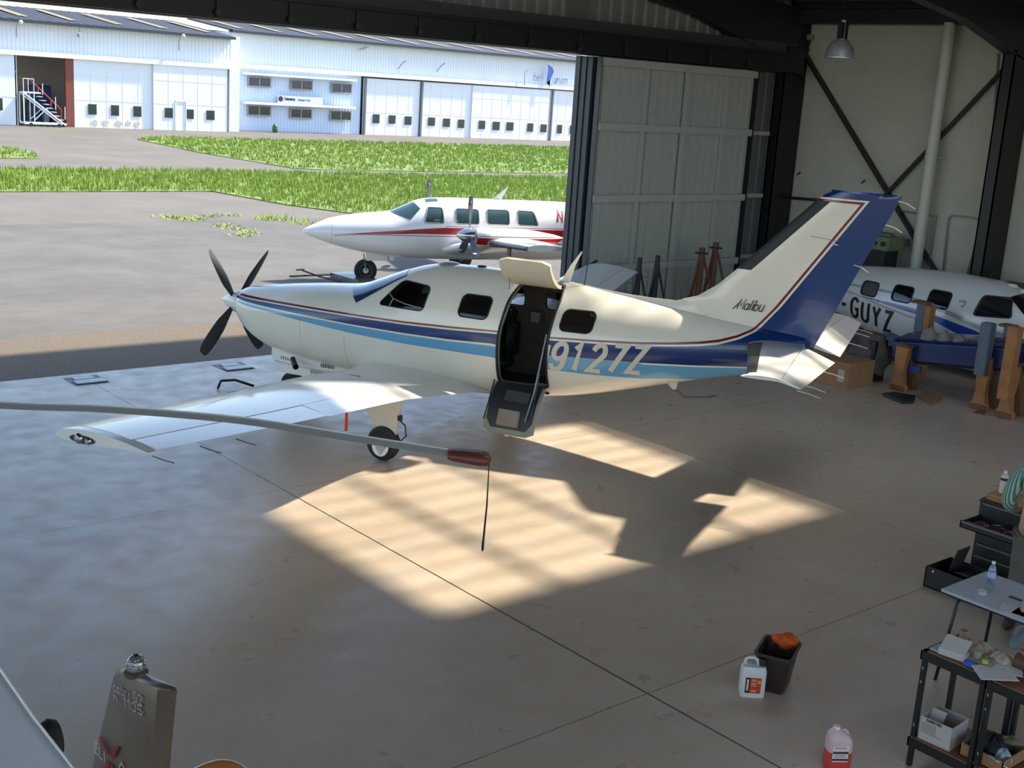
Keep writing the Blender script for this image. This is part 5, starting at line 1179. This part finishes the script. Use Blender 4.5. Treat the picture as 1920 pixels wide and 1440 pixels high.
p0, p1, p2, p3 = [at(*q, 2, 1.2) for q in [(365,1440),(405,1425),(435,1426),(462,1440)]]; c = at(415,1440,2,1.2)
t = thing('yellow_stabiliser', 'orange-yellow panel with a white edge peeking in at the bottom edge', 'panel', (c.x,c.y,1.2))
low = [at(*q, 2, 1.2) for q in [(520,1500),(300,1500)]]
pl = [p0, at(385,1431,2,1.2), p1, at(420,1424,2,1.2), p2, at(450,1432,2,1.2), p3]+low
MB().prism([p-c for p in pl], (0,0,-.02)).build('panel', M('orange_yellow',(206,128,30),.4,0,.05), t)
MB().tube([p-c for p in pl[:-2]], .004, 6).build('white_edge', M('edge_white',(220,214,200),.4,0,0), t)
MB().box((-.03,-.20,-1.2),(.03,-.12,-.02)).build('stem', steel2, t)

# ---- things on the bench behind the wingless fuselage
q = at(1800,524,0,21.35); bz = q.z-.06
t = thing('wall_bench', 'narrow grey bench against the white wall behind the wingless fuselage', 'bench', (21.4, 12.1, 0))
MB().box((-.3,-.75,bz-.04),(.45,.75,bz)).build('bench_top', M('bench_grey',(104,104,100),.6), t)
for y in (-.7,.65): MB().box((-.25,y,0),(-.2,y+.05,bz-.04)).box((.38,y,0),(.43,y+.05,bz-.04)).build('leg', steel2, t)
q = at(1833,520,0,21.35); t = thing('lamp_shade', 'small white cone shade standing on the bench by the second column', 'lamp', (21.35,q.y,bz)); MB().lathe([(.10,0),(.105,.01),(.05,.16),(.04,.165),(0,.165)], n=20).build('shade', M('shade_white',(196,194,186),.4,0,0), t, smooth=40)
q = at(1850,515,0,21.35); t = thing('cable_coil', 'black cable coil on the bench beside the white cone shade', 'cable', (21.35,q.y,bz)); MB().tube([(0,.07*math.cos(a),.09+.07*math.sin(a)) for a in [i*PI/8 for i in range(17)]], .015, 6).tube([(0,-.06,.02),(.02,-.1,.28)], .012, 6).build('coil', steel2, t)
q = at(1778,505,0,21.35); t = thing('bench_vice', 'small dark vice on the bench right of the drain pipe', 'tool', (21.35,q.y,bz)); MB().box((-.05,-.06,0),(.05,.06,.07)).box((-.03,-.12,.07),(.03,.08,.12)).bar((0,-.16,.10),(0,-.16,.2),.012).build('body', steel2, t, bevel=.005)
for px, py, lab in ((1499,326,'tiny dark hook on the white wall left of the cross brace'),(1620,341,'tiny dark hook on the white wall just above the fin tip')):  # dark specks on the wall, built as small bent tubes
    p = at(px, py, 0, 21.98); tag(MB().tube([(21.99,p.y+.06,p.z-.03),(21.93,p.y,p.z),(21.94,p.y-.05,p.z+.04)], .014, 6).build('wall_speck', steel2), lab, 'speck')
# ---- bucket, bottles
g = at(1455,1262,2,0); t = thing('plastic_bucket', 'dark brown rectangular plastic bucket on the floor beside the white jerrycan', 'bucket', (7.305, 5.10, 0), math.radians(25))
t.scale = (1.12,1.12,1.08)
bm_ = M('dark_brown_plastic', (50,38,36), .45, 0, .1)
def rr(w_, d_, r, z, n=4): return [Vector((x, y, z)) for x, y in rrect(-w_, w_, -d_, d_, r, n)]
MB().loft([rr(.125,.085,.03,.0),rr(.13,.09,.03,.01),rr(.165,.12,.035,.27),rr(.18,.132,.04,.275),rr(.18,.132,.04,.29),rr(.16,.115,.033,.288),rr(.125,.085,.03,.02),rr(.02,.02,.01,.018)]).build('bucket_body', bm_, t, smooth=40)
MB().tube([(.17,-.06,.26),(.185,-.07,.2),(.185,.0,.17),(.185,.07,.2),(.17,.06,.26)], .006, 6).build('handle', bm_, t)
g2 = thing('orange_rag', 'bright orange microfibre rag hanging over the rim of the bucket', 'rag', (7.46,5.155,.285), math.radians(25))
R = []
for i in range(10):
    q = i/9; rr_ = .035+.05*math.sin(PI*min(1, q*1.0+.05)); R.append([Vector((.02+.03*math.cos(u*3+i)*.3+rr_*.8*math.cos(u)-.02*q, -.10+.2*q, .015+rr_*.75*math.sin(u)*(1+.15*math.sin(4*u+i)))) for u in [2*PI*k/20 for k in range(20)]])
MB().loft(R).build('cloth', M('orange_cloth',(216,88,24),.9,0,.25,bump=.6,scale=20), g2, smooth=True)
t = thing('jerrycan', 'white plastic jerrycan with a red and black label against the bucket', 'jerrycan', (7.03,5.10,0), math.radians(-42))
jm = M('milky_plastic', (206,206,200), .4, 0, .04)
def jr(w_, d_, z): return rr(w_, d_, .02, z, 3)
body = [jr(.085,.055,0),jr(.092,.06,.01),jr(.092,.06,.21),jr(.082,.052,.245)]
MB().loft(body).build('can_body', jm, t, smooth=40)
MB().tube([(-.07,0,.235),(-.068,0,.285),(-.05,0,.30),(.0,0,.30),(.02,0,.285),(.03,0,.24)], .012, 8).build('carry_handle', jm, t, smooth=True)
MB().lathe([(.024,.24),(.024,.262),(.027,.262),(.027,.288),(0,.29)], (.058,0,0), 'Z', 18).build('screw_cap', M('black_cap',(28,30,32),.5), t)
lb_ = MB().box((-.062,-.0615,.04),(-.028,-.0605,.165)).build('black_label', M('label_black',(30,32,34),.4,0,0), t)
MB().box((-.028,-.0615,.04),(.055,-.0605,.165)).build('red_label', M('label_red',(196,58,34),.4,0,.05), t)
MB().box((.028,-.0625,.12),(.05,-.0616,.145)).build('label_sign', M('label_yellow',(224,150,50),.4,0,0), t)
mb = MB()
for z in (.148,.138,.12,.112,.098,.062,.054): mb.box((-.018,-.0625,z),(.02,-.0616,z+.004))
mb.box((-.052,-.0625,.06),(-.038,-.0616,.15)).build('label_print', M('label_print',(224,190,176),.5,0,0), t)
t = thing('solvent_bottle', 'clear bottle half full of pink-red liquid at the bottom edge', 'bottle', (6.70,4.10,0), math.radians(-35))
t.scale = (1.03,1.03,1.1)
hdpe = M('frosted_plastic', (206,176,176), .35, 0, .04, alpha=1)
def br(w_, d_, z, dx=0): return [v+Vector((dx,0,0)) for v in rr(w_, d_, min(w_,d_)*.6, z, 4)]
MB().loft([br(.078,.058,0),br(.083,.063,.01),br(.083,.063,.125)]).build('liquid_part', M('pink_red_liquid',(206,62,50),.25,0,.06,coat=.3), t, smooth=40)
MB().loft([br(.083,.063,.125),br(.083,.063,.19),br(.07,.055,.225,-.008),br(.045,.04,.25,-.02),br(.024,.022,.262,-.03),br(.02,.02,.27,-.03)]).build('upper_body', hdpe, t, smooth=40)
MB().tube([(-.01,0,.255),(.035,0,.25),(.06,0,.21),(.07,0,.17)], .013, 8).build('grip', hdpe, t, smooth=True)
MB().lathe([(.022,.262),(.023,.28),(0,.282)], (-.03,0,0), 'Z', 18).build('bottle_cap', M('white_cap',(224,220,216),.4,0,0), t)
MB().box((-.060,-.0645,.07),(.045,-.0632,.175)).build('paper_label', M('label_white',(216,208,206),.5,0,0), t)
mb = MB(); mb.box((-.060,-.0655,.125),(.045,-.0646,.14)).box((-.060,-.0655,.078),(.045,-.0646,.092))
mb.build('label_band', M('label_dark',(40,44,60),.5,0,0), t)
mb = MB()
for z in (.165,.158,.116,.108,.100): mb.box((-.05,-.0655,z),(.03,-.0646,z+.003))
mb.build('label_print', M('label_redprint',(170,60,66),.5,0,0), t)
# ---- tool cabinet
t = thing('tool_cabinet', 'black drawer tool cabinet with one drawer pulled open', 'cabinet', (10.82,5.48,0))
ct = M('cabinet_black', (30,31,33), .4, 0, .08); lip = M('drawer_lip', (120,122,124), .35, .6, .05)
MB().box((0,-.68,.09),(.45,0,.80)).build('body', ct, t, bevel=.01)
for i, (z0, z1) in enumerate(((.12,.24),(.25,.36),(.37,.48),(.49,.56),(.66,.77))):
    dr = MB().box((-.012,-.66,z0),(0,-.02,z1)).build('drawer', ct, t, bevel=.003); MB().box((-.022,-.64,z1-.022),(-.010,-.04,z1-.008)).build('pull_strip', lip, dr)
dr = MB().box((-.36,-.66,.575),(-.345,-.02,.645)).box((-.36,-.66,.575),(.0,-.65,.635)).box((-.36,-.03,.575),(.0,-.02,.635)).box((-.36,-.66,.575),(0,-.02,.582)).build('drawer', ct, t)
MB().box((-.374,-.64,.628),(-.358,-.04,.645)).build('pull_strip', lip, dr)
MB().box((-.34,-.64,.583),(-.01,-.05,.595)).build('drawer_mat', M('dark_red_mat',(84,38,46),.8,0,.2), dr)
MB().tube([(.12,0,.74),(.10,.06,.74),(.30,.06,.74),(.30,0,.74)], .014, 8).build('side_handle', steel2, t, smooth=True)
for x in (.06,.39):
    for y in (-.62,-.06): MB().lathe([(0,-.02),(.045,-.02),(.045,.02),(0,.02)], (x,y,.045), 'Y', 14).build('castor', rubber, t)
rnd = random.Random(11); stm = M('tool_steel', (176,178,182), .25, 1, .05)
for k in range(14):
    x, y, a, L = 10.82-.30+rnd.random()*.26, 5.48-.10-rnd.random()*.45, rnd.uniform(0,PI), rnd.uniform(.07,.16)
    if k == 0: x, y, a, L = 10.62, 5.26, -.9, .22
    tt = thing('hand_tool', 'long steel spanner lying across the open drawer' if k == 0 else 'short steel hand tool in the open drawer of the cabinet', 'tool', (x, y, .606+.002*k), a, 'loose tools in the open drawer' if k else None)
    MB().bar((-L/2,0,0),(L/2,0,0),.012,.006).build('shaft', stm, tt); MB().lathe([(.006,-.004),(.014,-.004),(.014,.004),(.006,.004)], (L/2+.01,0,0), 'Z', 10).build('head', stm, tt)
t = thing('wooden_case', 'flat wooden case on top of the black tool cabinet', 'case', (11.02,5.26,.80))
MB().box((-.19,-.25,0),(.2,.17,.035)).build('base', M('light_wood',(164,112,66),.55,0,.15), t, bevel=.003); MB().box((-.19,-.25,.037),(.2,.17,.06)).build('lid', M('light_wood2',(176,124,76),.55,0,.15), t, bevel=.003)
t = thing('spray_can', 'white spray can with a dark band on the wooden case', 'can', (10.98,5.355,.86))
MB().lathe([(.034,0),(.036,.01),(.036,.16),(.030,.185),(.016,.19)], n=20).build('can', M('can_white',(206,200,190),.35,0,.03), t, smooth=40); MB().lathe([(.0365,.125),(.0368,.126),(.0368,.15),(.0365,.151)], n=20).build('label_band', steel2, t); MB().lathe([(.017,.19),(.018,.215),(.01,.225),(0,.226)], n=14).build('cap', M('can_cap',(220,218,212),.4,0,0), t)
tag(MB().lathe([(.032,0),(.042,.14),(.044,.14),(.044,.145),(.040,.145),(.030,.005),(0,.004)], (11.16,5.24,.86), n=20).build('plastic_cup', M('milky_cup',(190,196,198),.3,0,0), smooth=40), 'pale plastic cup just behind the spray can', 'cup')
# black open box
t = thing('black_box', 'open black plastic box on the floor beside the tool cabinet', 'box', (10.40,5.38,0), 0)
def openbox(t, w_, d_, h_, m, th=.01): return MB().box((-w_,-d_,0),(w_,d_,th)).box((-w_,-d_,0),(-w_+th,d_,h_)).box((w_-th,-d_,0),(w_,d_,h_)).box((-w_,-d_,0),(w_,-d_+th,h_)).box((-w_,d_-th,0),(w_,d_,h_)).build('box_body', m, t)
openbox(t, .22, .20, .20, M('black_box_plastic',(30,31,31),.45))
MB().box((-.02,.10,.12),(.20,.11,.36), R=Matrix.Rotation(.25,3,'X')).build('flap', M('dark_flap',(44,44,42),.6), t); MB().box((-.12,-.16,.16),(.2,-.02,.168), R=Matrix.Rotation(.2,3,'Y')).build('flap', M('dark_flap2',(54,52,48),.4), t)
MB().lathe([(0,0),(.012,0),(.012,.004),(0,.004)], (-.224,.12,.17), 'X', 10).build('button', M('pale_button',(180,180,176),.5,0,0), t)
# ---- white table
t = thing('folding_table', 'white topped table on black tube legs near the right edge', 'table', (8.85,4.05,0))
MB().box((-.34,-.75,.715),(.34,.46,.74)).build('table_top', M('table_white',(178,182,192),.3,0,.03), t, bevel=.004)
bt_ = M('black_tube', (26,27,28), .4, 0, .05)
for y in (.33,-.55):
    MB().tube([(-.36,y+.05,0),(-.30,y,.66),(-.24,y,.70),(-.1,y,.705)], .014, 8).build('leg', bt_, t, smooth=True); MB().tube([(.36,y+.05,0),(.30,y,.66),(.24,y,.70),(.1,y,.705)], .014, 8).build('leg', bt_, t, smooth=True)
MB().bar((-.3,-.7,.70),(-.3,.4,.70),.02).bar((.3,-.7,.70),(.3,.4,.70),.02).build('frame', bt_, t)
t = thing('water_bottle', 'small clear plastic water bottle with a white cap on the white table', 'bottle', (8.93,4.33,.74))
MB().lathe([(.028,0),(.031,.01),(.029,.05),(.031,.06),(.031,.13),(.020,.165),(.012,.175),(.012,.185)], n=20).build('bottle_body', M('clear_plastic',(150,166,188),.08,0,.1,spec=.9,trans=.5), t, smooth=40)
MB().lathe([(.0315,.07),(.0318,.071),(.0318,.115),(.0315,.116)], n=20).build('label', M('blue_white_label',(168,184,220),.4,0,.2), t); MB().lathe([(.014,.185),(.014,.202),(0,.203)], n=14).build('cap', M('white_cap2',(220,222,224),.4,0,0), t)
t = thing('clear_cup', 'small clear plastic cup on the white table before the water bottle', 'cup', (8.82,4.29,.74)); MB().lathe([(.022,0),(.030,.055),(.032,.057),(.029,.055),(.021,.003),(0,.003)], n=20).build('cup', M('clear_cup_plastic',(190,196,200),.1,0,0,trans=.6), t, smooth=40)
t = thing('resin_tub', 'low tub of pale paste on the white table', 'tub', (8.70,4.27,.74)); MB().lathe([(.030,0),(.034,.028),(.036,.03),(.032,.026),(.03,.022),(0,.02)], n=20).build('tub', M('tub_plastic',(196,194,190),.3,0,0), t, smooth=40)
tag(MB().box((8.83,4.02,.741),(8.86,4.12,.748)).build('pen', steel2), 'thin dark pen lying on the white table', 'pen')
def crumple(name, label, cat, loc, sx, sy, sz, m, seed, rz=0):
    r_ = random.Random(seed); ph = [r_.uniform(0,6) for _ in range(6)]; n, k = 14, 28; R = []
    for i in range(n+1):
        q = i/n; th = PI*q*.5; R.append([Vector((sx*math.cos(u)*math.cos(th)*(1+.22*math.sin(3*u+ph[0]+4*q)+.1*math.sin(7*u+ph[1]-5*q)), sy*math.sin(u)*math.cos(th)*(1+.2*math.sin(4*u+ph[2]+3*q)+.1*math.sin(9*u+ph[3])), sz*math.sin(th)*(1+.3*math.sin(3*u+ph[4])*math.cos(th)+.15*math.sin(6*u+ph[5])))) for u in [2*PI*j/k for j in range(k)]])
    o = MB().loft(R).build(name, m, smooth=True); o.location = loc; o.rotation_euler = (0,0,rz); return tag(o, label, cat)
rag = M('beige_rag', (176,160,142), .9, 0, .12, bump=.4, scale=14); paper = M('white_paper', (206,204,200), .7, 0, .03)
crumple('dust_mask', 'pale beige moulded mask on papers at the right of the white table', 'mask', (8.68,3.86,.75), .07,.08,.06, rag, 3)
for k, (x, y, a) in enumerate(((8.66,3.82,.1),(8.60,3.88,.3))): tag(MB().box((-.10,-.14,0),(.10,.14,.003)).build('paper_sheet', paper), 'white sheet under the mask on the white table' if k == 0 else 'white sheet sticking out at the near edge of the white table', 'paper')
for o, (x, y, a) in zip([o for o in C.objects if o.name.startswith('paper_sheet')], ((8.66,3.82,.1),(8.62,3.92,.35))): o.location = (x, y, .742); o.rotation_euler = (0,0,a)
# ---- shelf units at the bottom right
def shelf(name, label, x, y0, y1, dep, ztop, zlow):
    t = thing(name, label, 'shelf unit', (x, y0, 0)); L = y0-y1
    for xx in (0, dep):
        for yy in (0, -L): MB().box((xx-.0,yy-.03,0),(xx+.035,yy,ztop)).build('upright', steel2, t)
    for z in (zlow, ztop-.02):
        sh = MB().box((0,-L,z),(dep+.03,0,z+.02)).build('shelf_board', M('shelf_wood',(128,88,64),.6,0,.15), t)
        MB().box((-.01,-L-.01,z-.05),(0,.01,z+.012)).box((-.01,.0,z-.05),(dep+.03,.01,z+.012)).build('edge_angle', steel2, sh)
    for z in (.2,.3,.62,.72): MB().box((-.002,-.02,z),(0,-.01,z+.02)).build('slot_hole', M('slot_light',(130,128,122),.6,0,0), t)
    return t
shelf('shelf_unit', 'low black angle-iron shelf unit at the bottom right, left of its pair', 7.14, 3.84, 3.42, .42, .86, .20)
shelf('shelf_unit', 'second black shelf unit at the bottom right, cut by the photo edge', 7.16, 3.38, 2.4, .42, .84, .20)
def on(px, py, z): p = at(px, py, 2, z); return p
zt = .865
p = on(1795,1215,zt); t = thing('open_carton', 'small open white carton with a raised lid on the upper shelf', 'carton', (7.20,3.66,zt), math.radians(8))
MB().box((-.03,-.09,0),(.05,.09,.045)).build('tray', M('white_card',(184,180,174),.7,0,.03), t); MB().box((-.01,-.085,.0),(.115,.085,.004), R=Matrix.Rotation(-.55,3,'Y'), at=(-.02,0,.048)).build('lid', M('white_card',(184,180,174),.7,0,.03), t)
t = thing('cardboard_tube', 'short beige cardboard tube standing at the back of the upper shelf', 'tube', (7.50,3.76,zt)); MB().lathe([(.028,0),(.03,0),(.03,.075),(.024,.075),(.024,.01),(0,.01)], n=20).build('tube', M('tube_card',(150,132,108),.7), t, smooth=40)
tag(MB().box((7.17,3.74,zt),(7.28,3.81,zt+.012)).build('blue_booklet', M('pale_blue_print',(150,176,200),.5,0,.1)), 'pale blue booklet at the left corner of the upper shelf', 'booklet')
tag(MB().box((7.15,3.50,zt),(7.19,3.56,zt+.03)).build('blue_pack', M('strong_blue',(40,88,180),.5,0,.1)), 'bright blue pack at the front edge of the upper shelf', 'pack')
crumple('crumpled_rag', 'crumpled beige rag heaped at the back of the upper shelf', 'rag', (7.42,3.60,zt), .09,.10,.07, rag, 5)
crumple('crumpled_rag', 'second beige rag with long folds at the upper shelf right', 'rag', (7.42,3.44,zt), .10,.09,.06, M('cream_rag',(188,176,156),.9,0,.1,bump=.4,scale=14), 8)
crumple('crumpled_rag', 'grey-beige rag spread in the middle of the upper shelf', 'rag', (7.30,3.50,zt), .10,.11,.035, M('grey_rag',(150,146,136),.9,0,.1,bump=.4,scale=14), 13)
t = thing('tape_roll', 'small grey tape roll on the middle of the upper shelf', 'tape', (7.27,3.53,zt+.03)); MB().lathe([(.016,0),(.026,0),(.026,.05),(.016,.05)], n=20).build('roll', M('tape_grey',(140,138,132),.5), t, smooth=40)
tag(MB().lathe([(0,0),(.02,.0),(.022,.02),(0,.03)], (7.24,3.46,zt+.03), n=8).build('green_scrap', M('lime',(170,190,60),.6)), 'lime green scrap beside the grey tape roll', 'scrap')
for k, (px, py, a, lab) in enumerate(((1865,1262,.5,'white printed sheet hanging over the front edge of the shelf'),(1878,1250,.15,'white printed sheet lying under the folds of the rags'))):
    p = at(px, py, 2, .875+.004*k); o = MB().box((-.09,-.125,0),(.09,.125,.002)).build('printed_sheet', paper); o.location = p; o.rotation_euler = (0,-.08,a+.4); tag(o, lab, 'paper')
    mb = MB()
    for i in range(5): mb.box((-.06+i*.026,-.10,.0022),(-.055+i*.026,.09,.0028))
    mb.build('print', M('faint_print',(166,160,160),.7,0,0), o)
t = thing('brown_basket', 'brown leather-like case with torn cardboard at the right edge of the shelf', 'case', (7.42,3.22,zt)); MB().tube([(0,.12,.05),(0,-.25,.05)], .055, 16).build('case', M('brown_case',(84,62,48),.6,0,.1), t, smooth=40); MB().lathe([(.03,0),(.07,.06),(.075,.10),(.06,.06),(.02,.01)], (.06,.06,.03), n=9).build('torn_cardboard', card, t)
# lower shelf
zl = .222
t = thing('white_carton', 'open white carton with a printed serial number on the lower shelf', 'carton', (7.26,3.70,zl), math.radians(4))
wc = M('carton_white', (176,168,160), .7, 0, .04)
MB().box((-.10,-.13,0),(-.096,.10,.17)).box((.13,-.13,0),(.134,.10,.17)).box((-.10,-.13,0),(.13,-.126,.17)).box((-.10,.096,0),(.13,.10,.17)).box((-.10,-.13,0),(.13,.10,.004)).build('carton_body', wc, t)
MB().box((0,0,0),(.09,.10,.004), R=Matrix.Rotation(-.9,3,'Y'), at=(-.02,-.02,.12)).build('flap', wc, t)
cs = lambda u, v: (-.1015, -u, v)
ribbon(strokes('SS0051193', -.055, .145, .018, .25, 0, .9), .005, cs, .01).build('serial_number', M('print_black',(36,32,34),.6,0,0), t, fix=False)
mb = MB()
for i in range(7): mb.box((-.102,-.02 if i != 6 else -.06,.125-i*.011),(-.1012,.085,.128-i*.011))
mb.build('printed_lines', M('print_grey',(96,90,90),.6,0,0), t)
t = thing('brown_carton', 'brown carton with black bags in it on the lower shelf', 'carton', (7.36,3.36,zl)); openbox(t, .16, .15, .09, card, .006)
crumple('black_bag', 'crumpled black bag in the brown carton on the lower shelf', 'bag', (7.38,3.38,zl+.02), .13,.12,.12, M('black_cloth',(28,28,30),.7,0,.2), 21)
crumple('tan_glove', 'tan glove on top of the black bag on the lower shelf', 'glove', (7.44,3.30,zl+.12), .05,.07,.03, M('tan_leather',(116,104,80),.8,0,.2), 22)
crumple('clear_bag', 'bluish clear plastic bag at the right of the brown carton', 'bag', (7.30,3.26,zl+.03), .05,.05,.09, M('clear_film',(150,160,172),.2,0,.3), 23)
tag(MB().tube([(7.24,3.16,zl+.03),(7.18,3.30,zl+.10)], .008, 8).build('metal_rod', stm, smooth=True), 'shiny metal rod at the right end of the lower shelf', 'rod')
# ---- dark bag beneath the table
crumple('grey_bag', 'pale grey bag on the floor under the white table', 'bag', (9.75,4.35,0), .13,.12,.16, M('bag_grey',(120,124,126),.6,0,.15), 31)
# ---- the person at the right edge
def skin(name, joints, edges, m, parent, sub=2, root=0):
    me = bpy.data.meshes.new(name); me.from_pydata([j[:3] for j in joints], edges, []); o = bpy.data.objects.new(name, me); C.objects.link(o); o.parent = parent
    md = o.modifiers.new('skin', 'SKIN'); md.use_smooth_shade = True
    for i, j in enumerate(joints):
        r = j[3] if isinstance(j[3], tuple) else (j[3], j[3]); me.skin_vertices[0].data[i].radius = r; me.skin_vertices[0].data[i].use_root = (i == root)
    ss = o.modifiers.new('sub', 'SUBSURF'); ss.levels = sub; ss.render_levels = sub; me.materials.append(m)
    dg = bpy.context.evaluated_depsgraph_get(); dg.update(); m2 = bpy.data.meshes.new_from_object(o.evaluated_get(dg)); o.modifiers.clear(); o.data = m2
    for p in m2.polygons: p.use_smooth = True
    return o
per = thing('person', 'person in green striped shirt and grey trousers standing at the black tool cabinet', 'person', (10.03,4.51,0), math.radians(15))
skinm = M('skin_tone', (188,140,112), .5, 0, .05)
# body faces local +X; left is +Y
B = [(0,0,.96,(.15,.13)),(0.02,0,1.15,(.16,.12)),(.03,0,1.33,(.19,.12)),(.03,0,1.44,(.10,.09)),(.04,0,1.52,.06),(.06,0,1.60,.075),(.06,0,1.70,.10),(.05,0,1.76,.07),
     (.02,.19,1.41,.06),(-.03,.27,1.15,.045),(.16,.25,1.02,.036),(.20,.22,1.02,.030),
     (.02,-.19,1.41,.06),(-.02,-.26,1.14,.045),(.18,-.22,1.05,.036),(.22,-.20,1.05,.030),
     (0,.10,.90,.09),(.02,.11,.50,.06),(-.03,.12,.10,.04),(0,-.10,.90,.09),(.03,-.11,.50,.06),(0,-.12,.10,.04),(.10,.12,.04,.035),(.14,-.12,.04,.035)]
E_ = [(0,1),(1,2),(2,3),(3,4),(4,5),(5,6),(6,7),(2,8),(8,9),(9,10),(10,11),(2,12),(12,13),(13,14),(14,15),(0,16),(16,17),(17,18),(0,19),(19,20),(20,21),(18,22),(21,23)]
skin('body', B, E_, skinm, per)
s = NT('striped_shirt'); X, Y, Z = s.xyz(); u = s.math('ADD', s.math('MULTIPLY', Y, 1.0), s.math('MULTIPLY', X, .6))
st_ = s.gt(s.math('SINE', s.math('MULTIPLY', u, 2*PI/.028)), .1); s.color(s.mix(st_, lin((74,112,100)), lin((158,176,166)))); s.set(Roughness=.85); s.bump(s.noise(12), .4, .02)
S_ = [(0,0,.83,(.18,.155)),(0.01,0,.99,(.18,.15)),(0.02,0,1.17,(.185,.145)),(.03,0,1.34,(.21,.14)),(.03,0,1.45,(.11,.10)),
      (.02,.20,1.42,.085),(-.02,.26,1.30,.075),(-.04,.29,1.14,.066),(.05,.28,1.07,.058),(.14,.255,1.03,.052),(.02,-.20,1.42,.085),(-.03,-.28,1.15,.068),(.16,-.225,1.06,.052)]
skin('shirt', S_, [(0,1),(1,2),(2,3),(3,4),(3,5),(5,6),(6,7),(7,8),(8,9),(3,10),(10,11),(11,12)], s.m, per, 2)
tr_ = M('grey_trousers', (96,92,86), .85, 0, .1, bump=.3)
skin('trousers', [(0,0,.97,(.165,.145)),(0,.10,.86,.115),(.01,.11,.68,.095),(.02,.115,.48,.082),(-.01,.12,.28,.075),(-.02,.12,.10,.07),(0,-.10,.86,.115),(.02,-.11,.68,.095),(.03,-.115,.48,.082),(.01,-.12,.28,.075),(0,-.12,.10,.07)], [(0,1),(1,2),(2,3),(3,4),(4,5),(0,6),(6,7),(7,8),(8,9),(9,10)], tr_, per, 2)
sh_ = M('dark_shoe', (34,32,32), .5, 0, .1)
for y, x in ((.12,0),(-.12,.03)):
    MB().loft([[Vector((x-.10+.28*q, y+w_*math.cos(a), h_*.5+h_*.5*math.sin(a))) for a in [2*PI*k/14 for k in range(14)]] for q, w_, h_ in ((0,.02,.05),(.06,.038,.09),(.3,.042,.10),(.6,.045,.075),(.9,.038,.055),(1,.012,.04))]).build('shoe', sh_, per, smooth=50)
MB().lathe([(0,1.835),(.06,1.825),(.095,1.78),(.105,1.72),(.10,1.67),(.08,1.65)], (.045,0,0), n=20).build('hair', M('brown_hair',(58,44,36),.7,0,.2), per, smooth=True)
for sd, (hx, hy, hz) in ((1,(.20,.22,1.02)),(-1,(.22,-.20,1.05))):
    J = [(hx,hy,hz,.024),(hx+.05,hy,hz,(.036,.02)),(hx+.09,hy,hz,(.038,.018))]; E2 = [(0,1),(1,2)]
    for k, (dy, L) in enumerate(((-.030,.065),(-.010,.075),(.010,.070),(.030,.055))):
        i = len(J); J += [(hx+.10,hy+dy,hz,.010),(hx+.10+L*.5,hy+dy*1.1,hz-.012,.009),(hx+.10+L*.85,hy+dy*1.1,hz-.035,.0075)]; E2 += [(2,i),(i,i+1),(i+1,i+2)]
    i = len(J); J += [(hx+.05,hy-sd*.042,hz-.005,.011),(hx+.085,hy-sd*.06,hz-.02,.009)]; E2 += [(1,i),(i,i+1)]
    skin('hand', J, E2, skinm, per, 1)
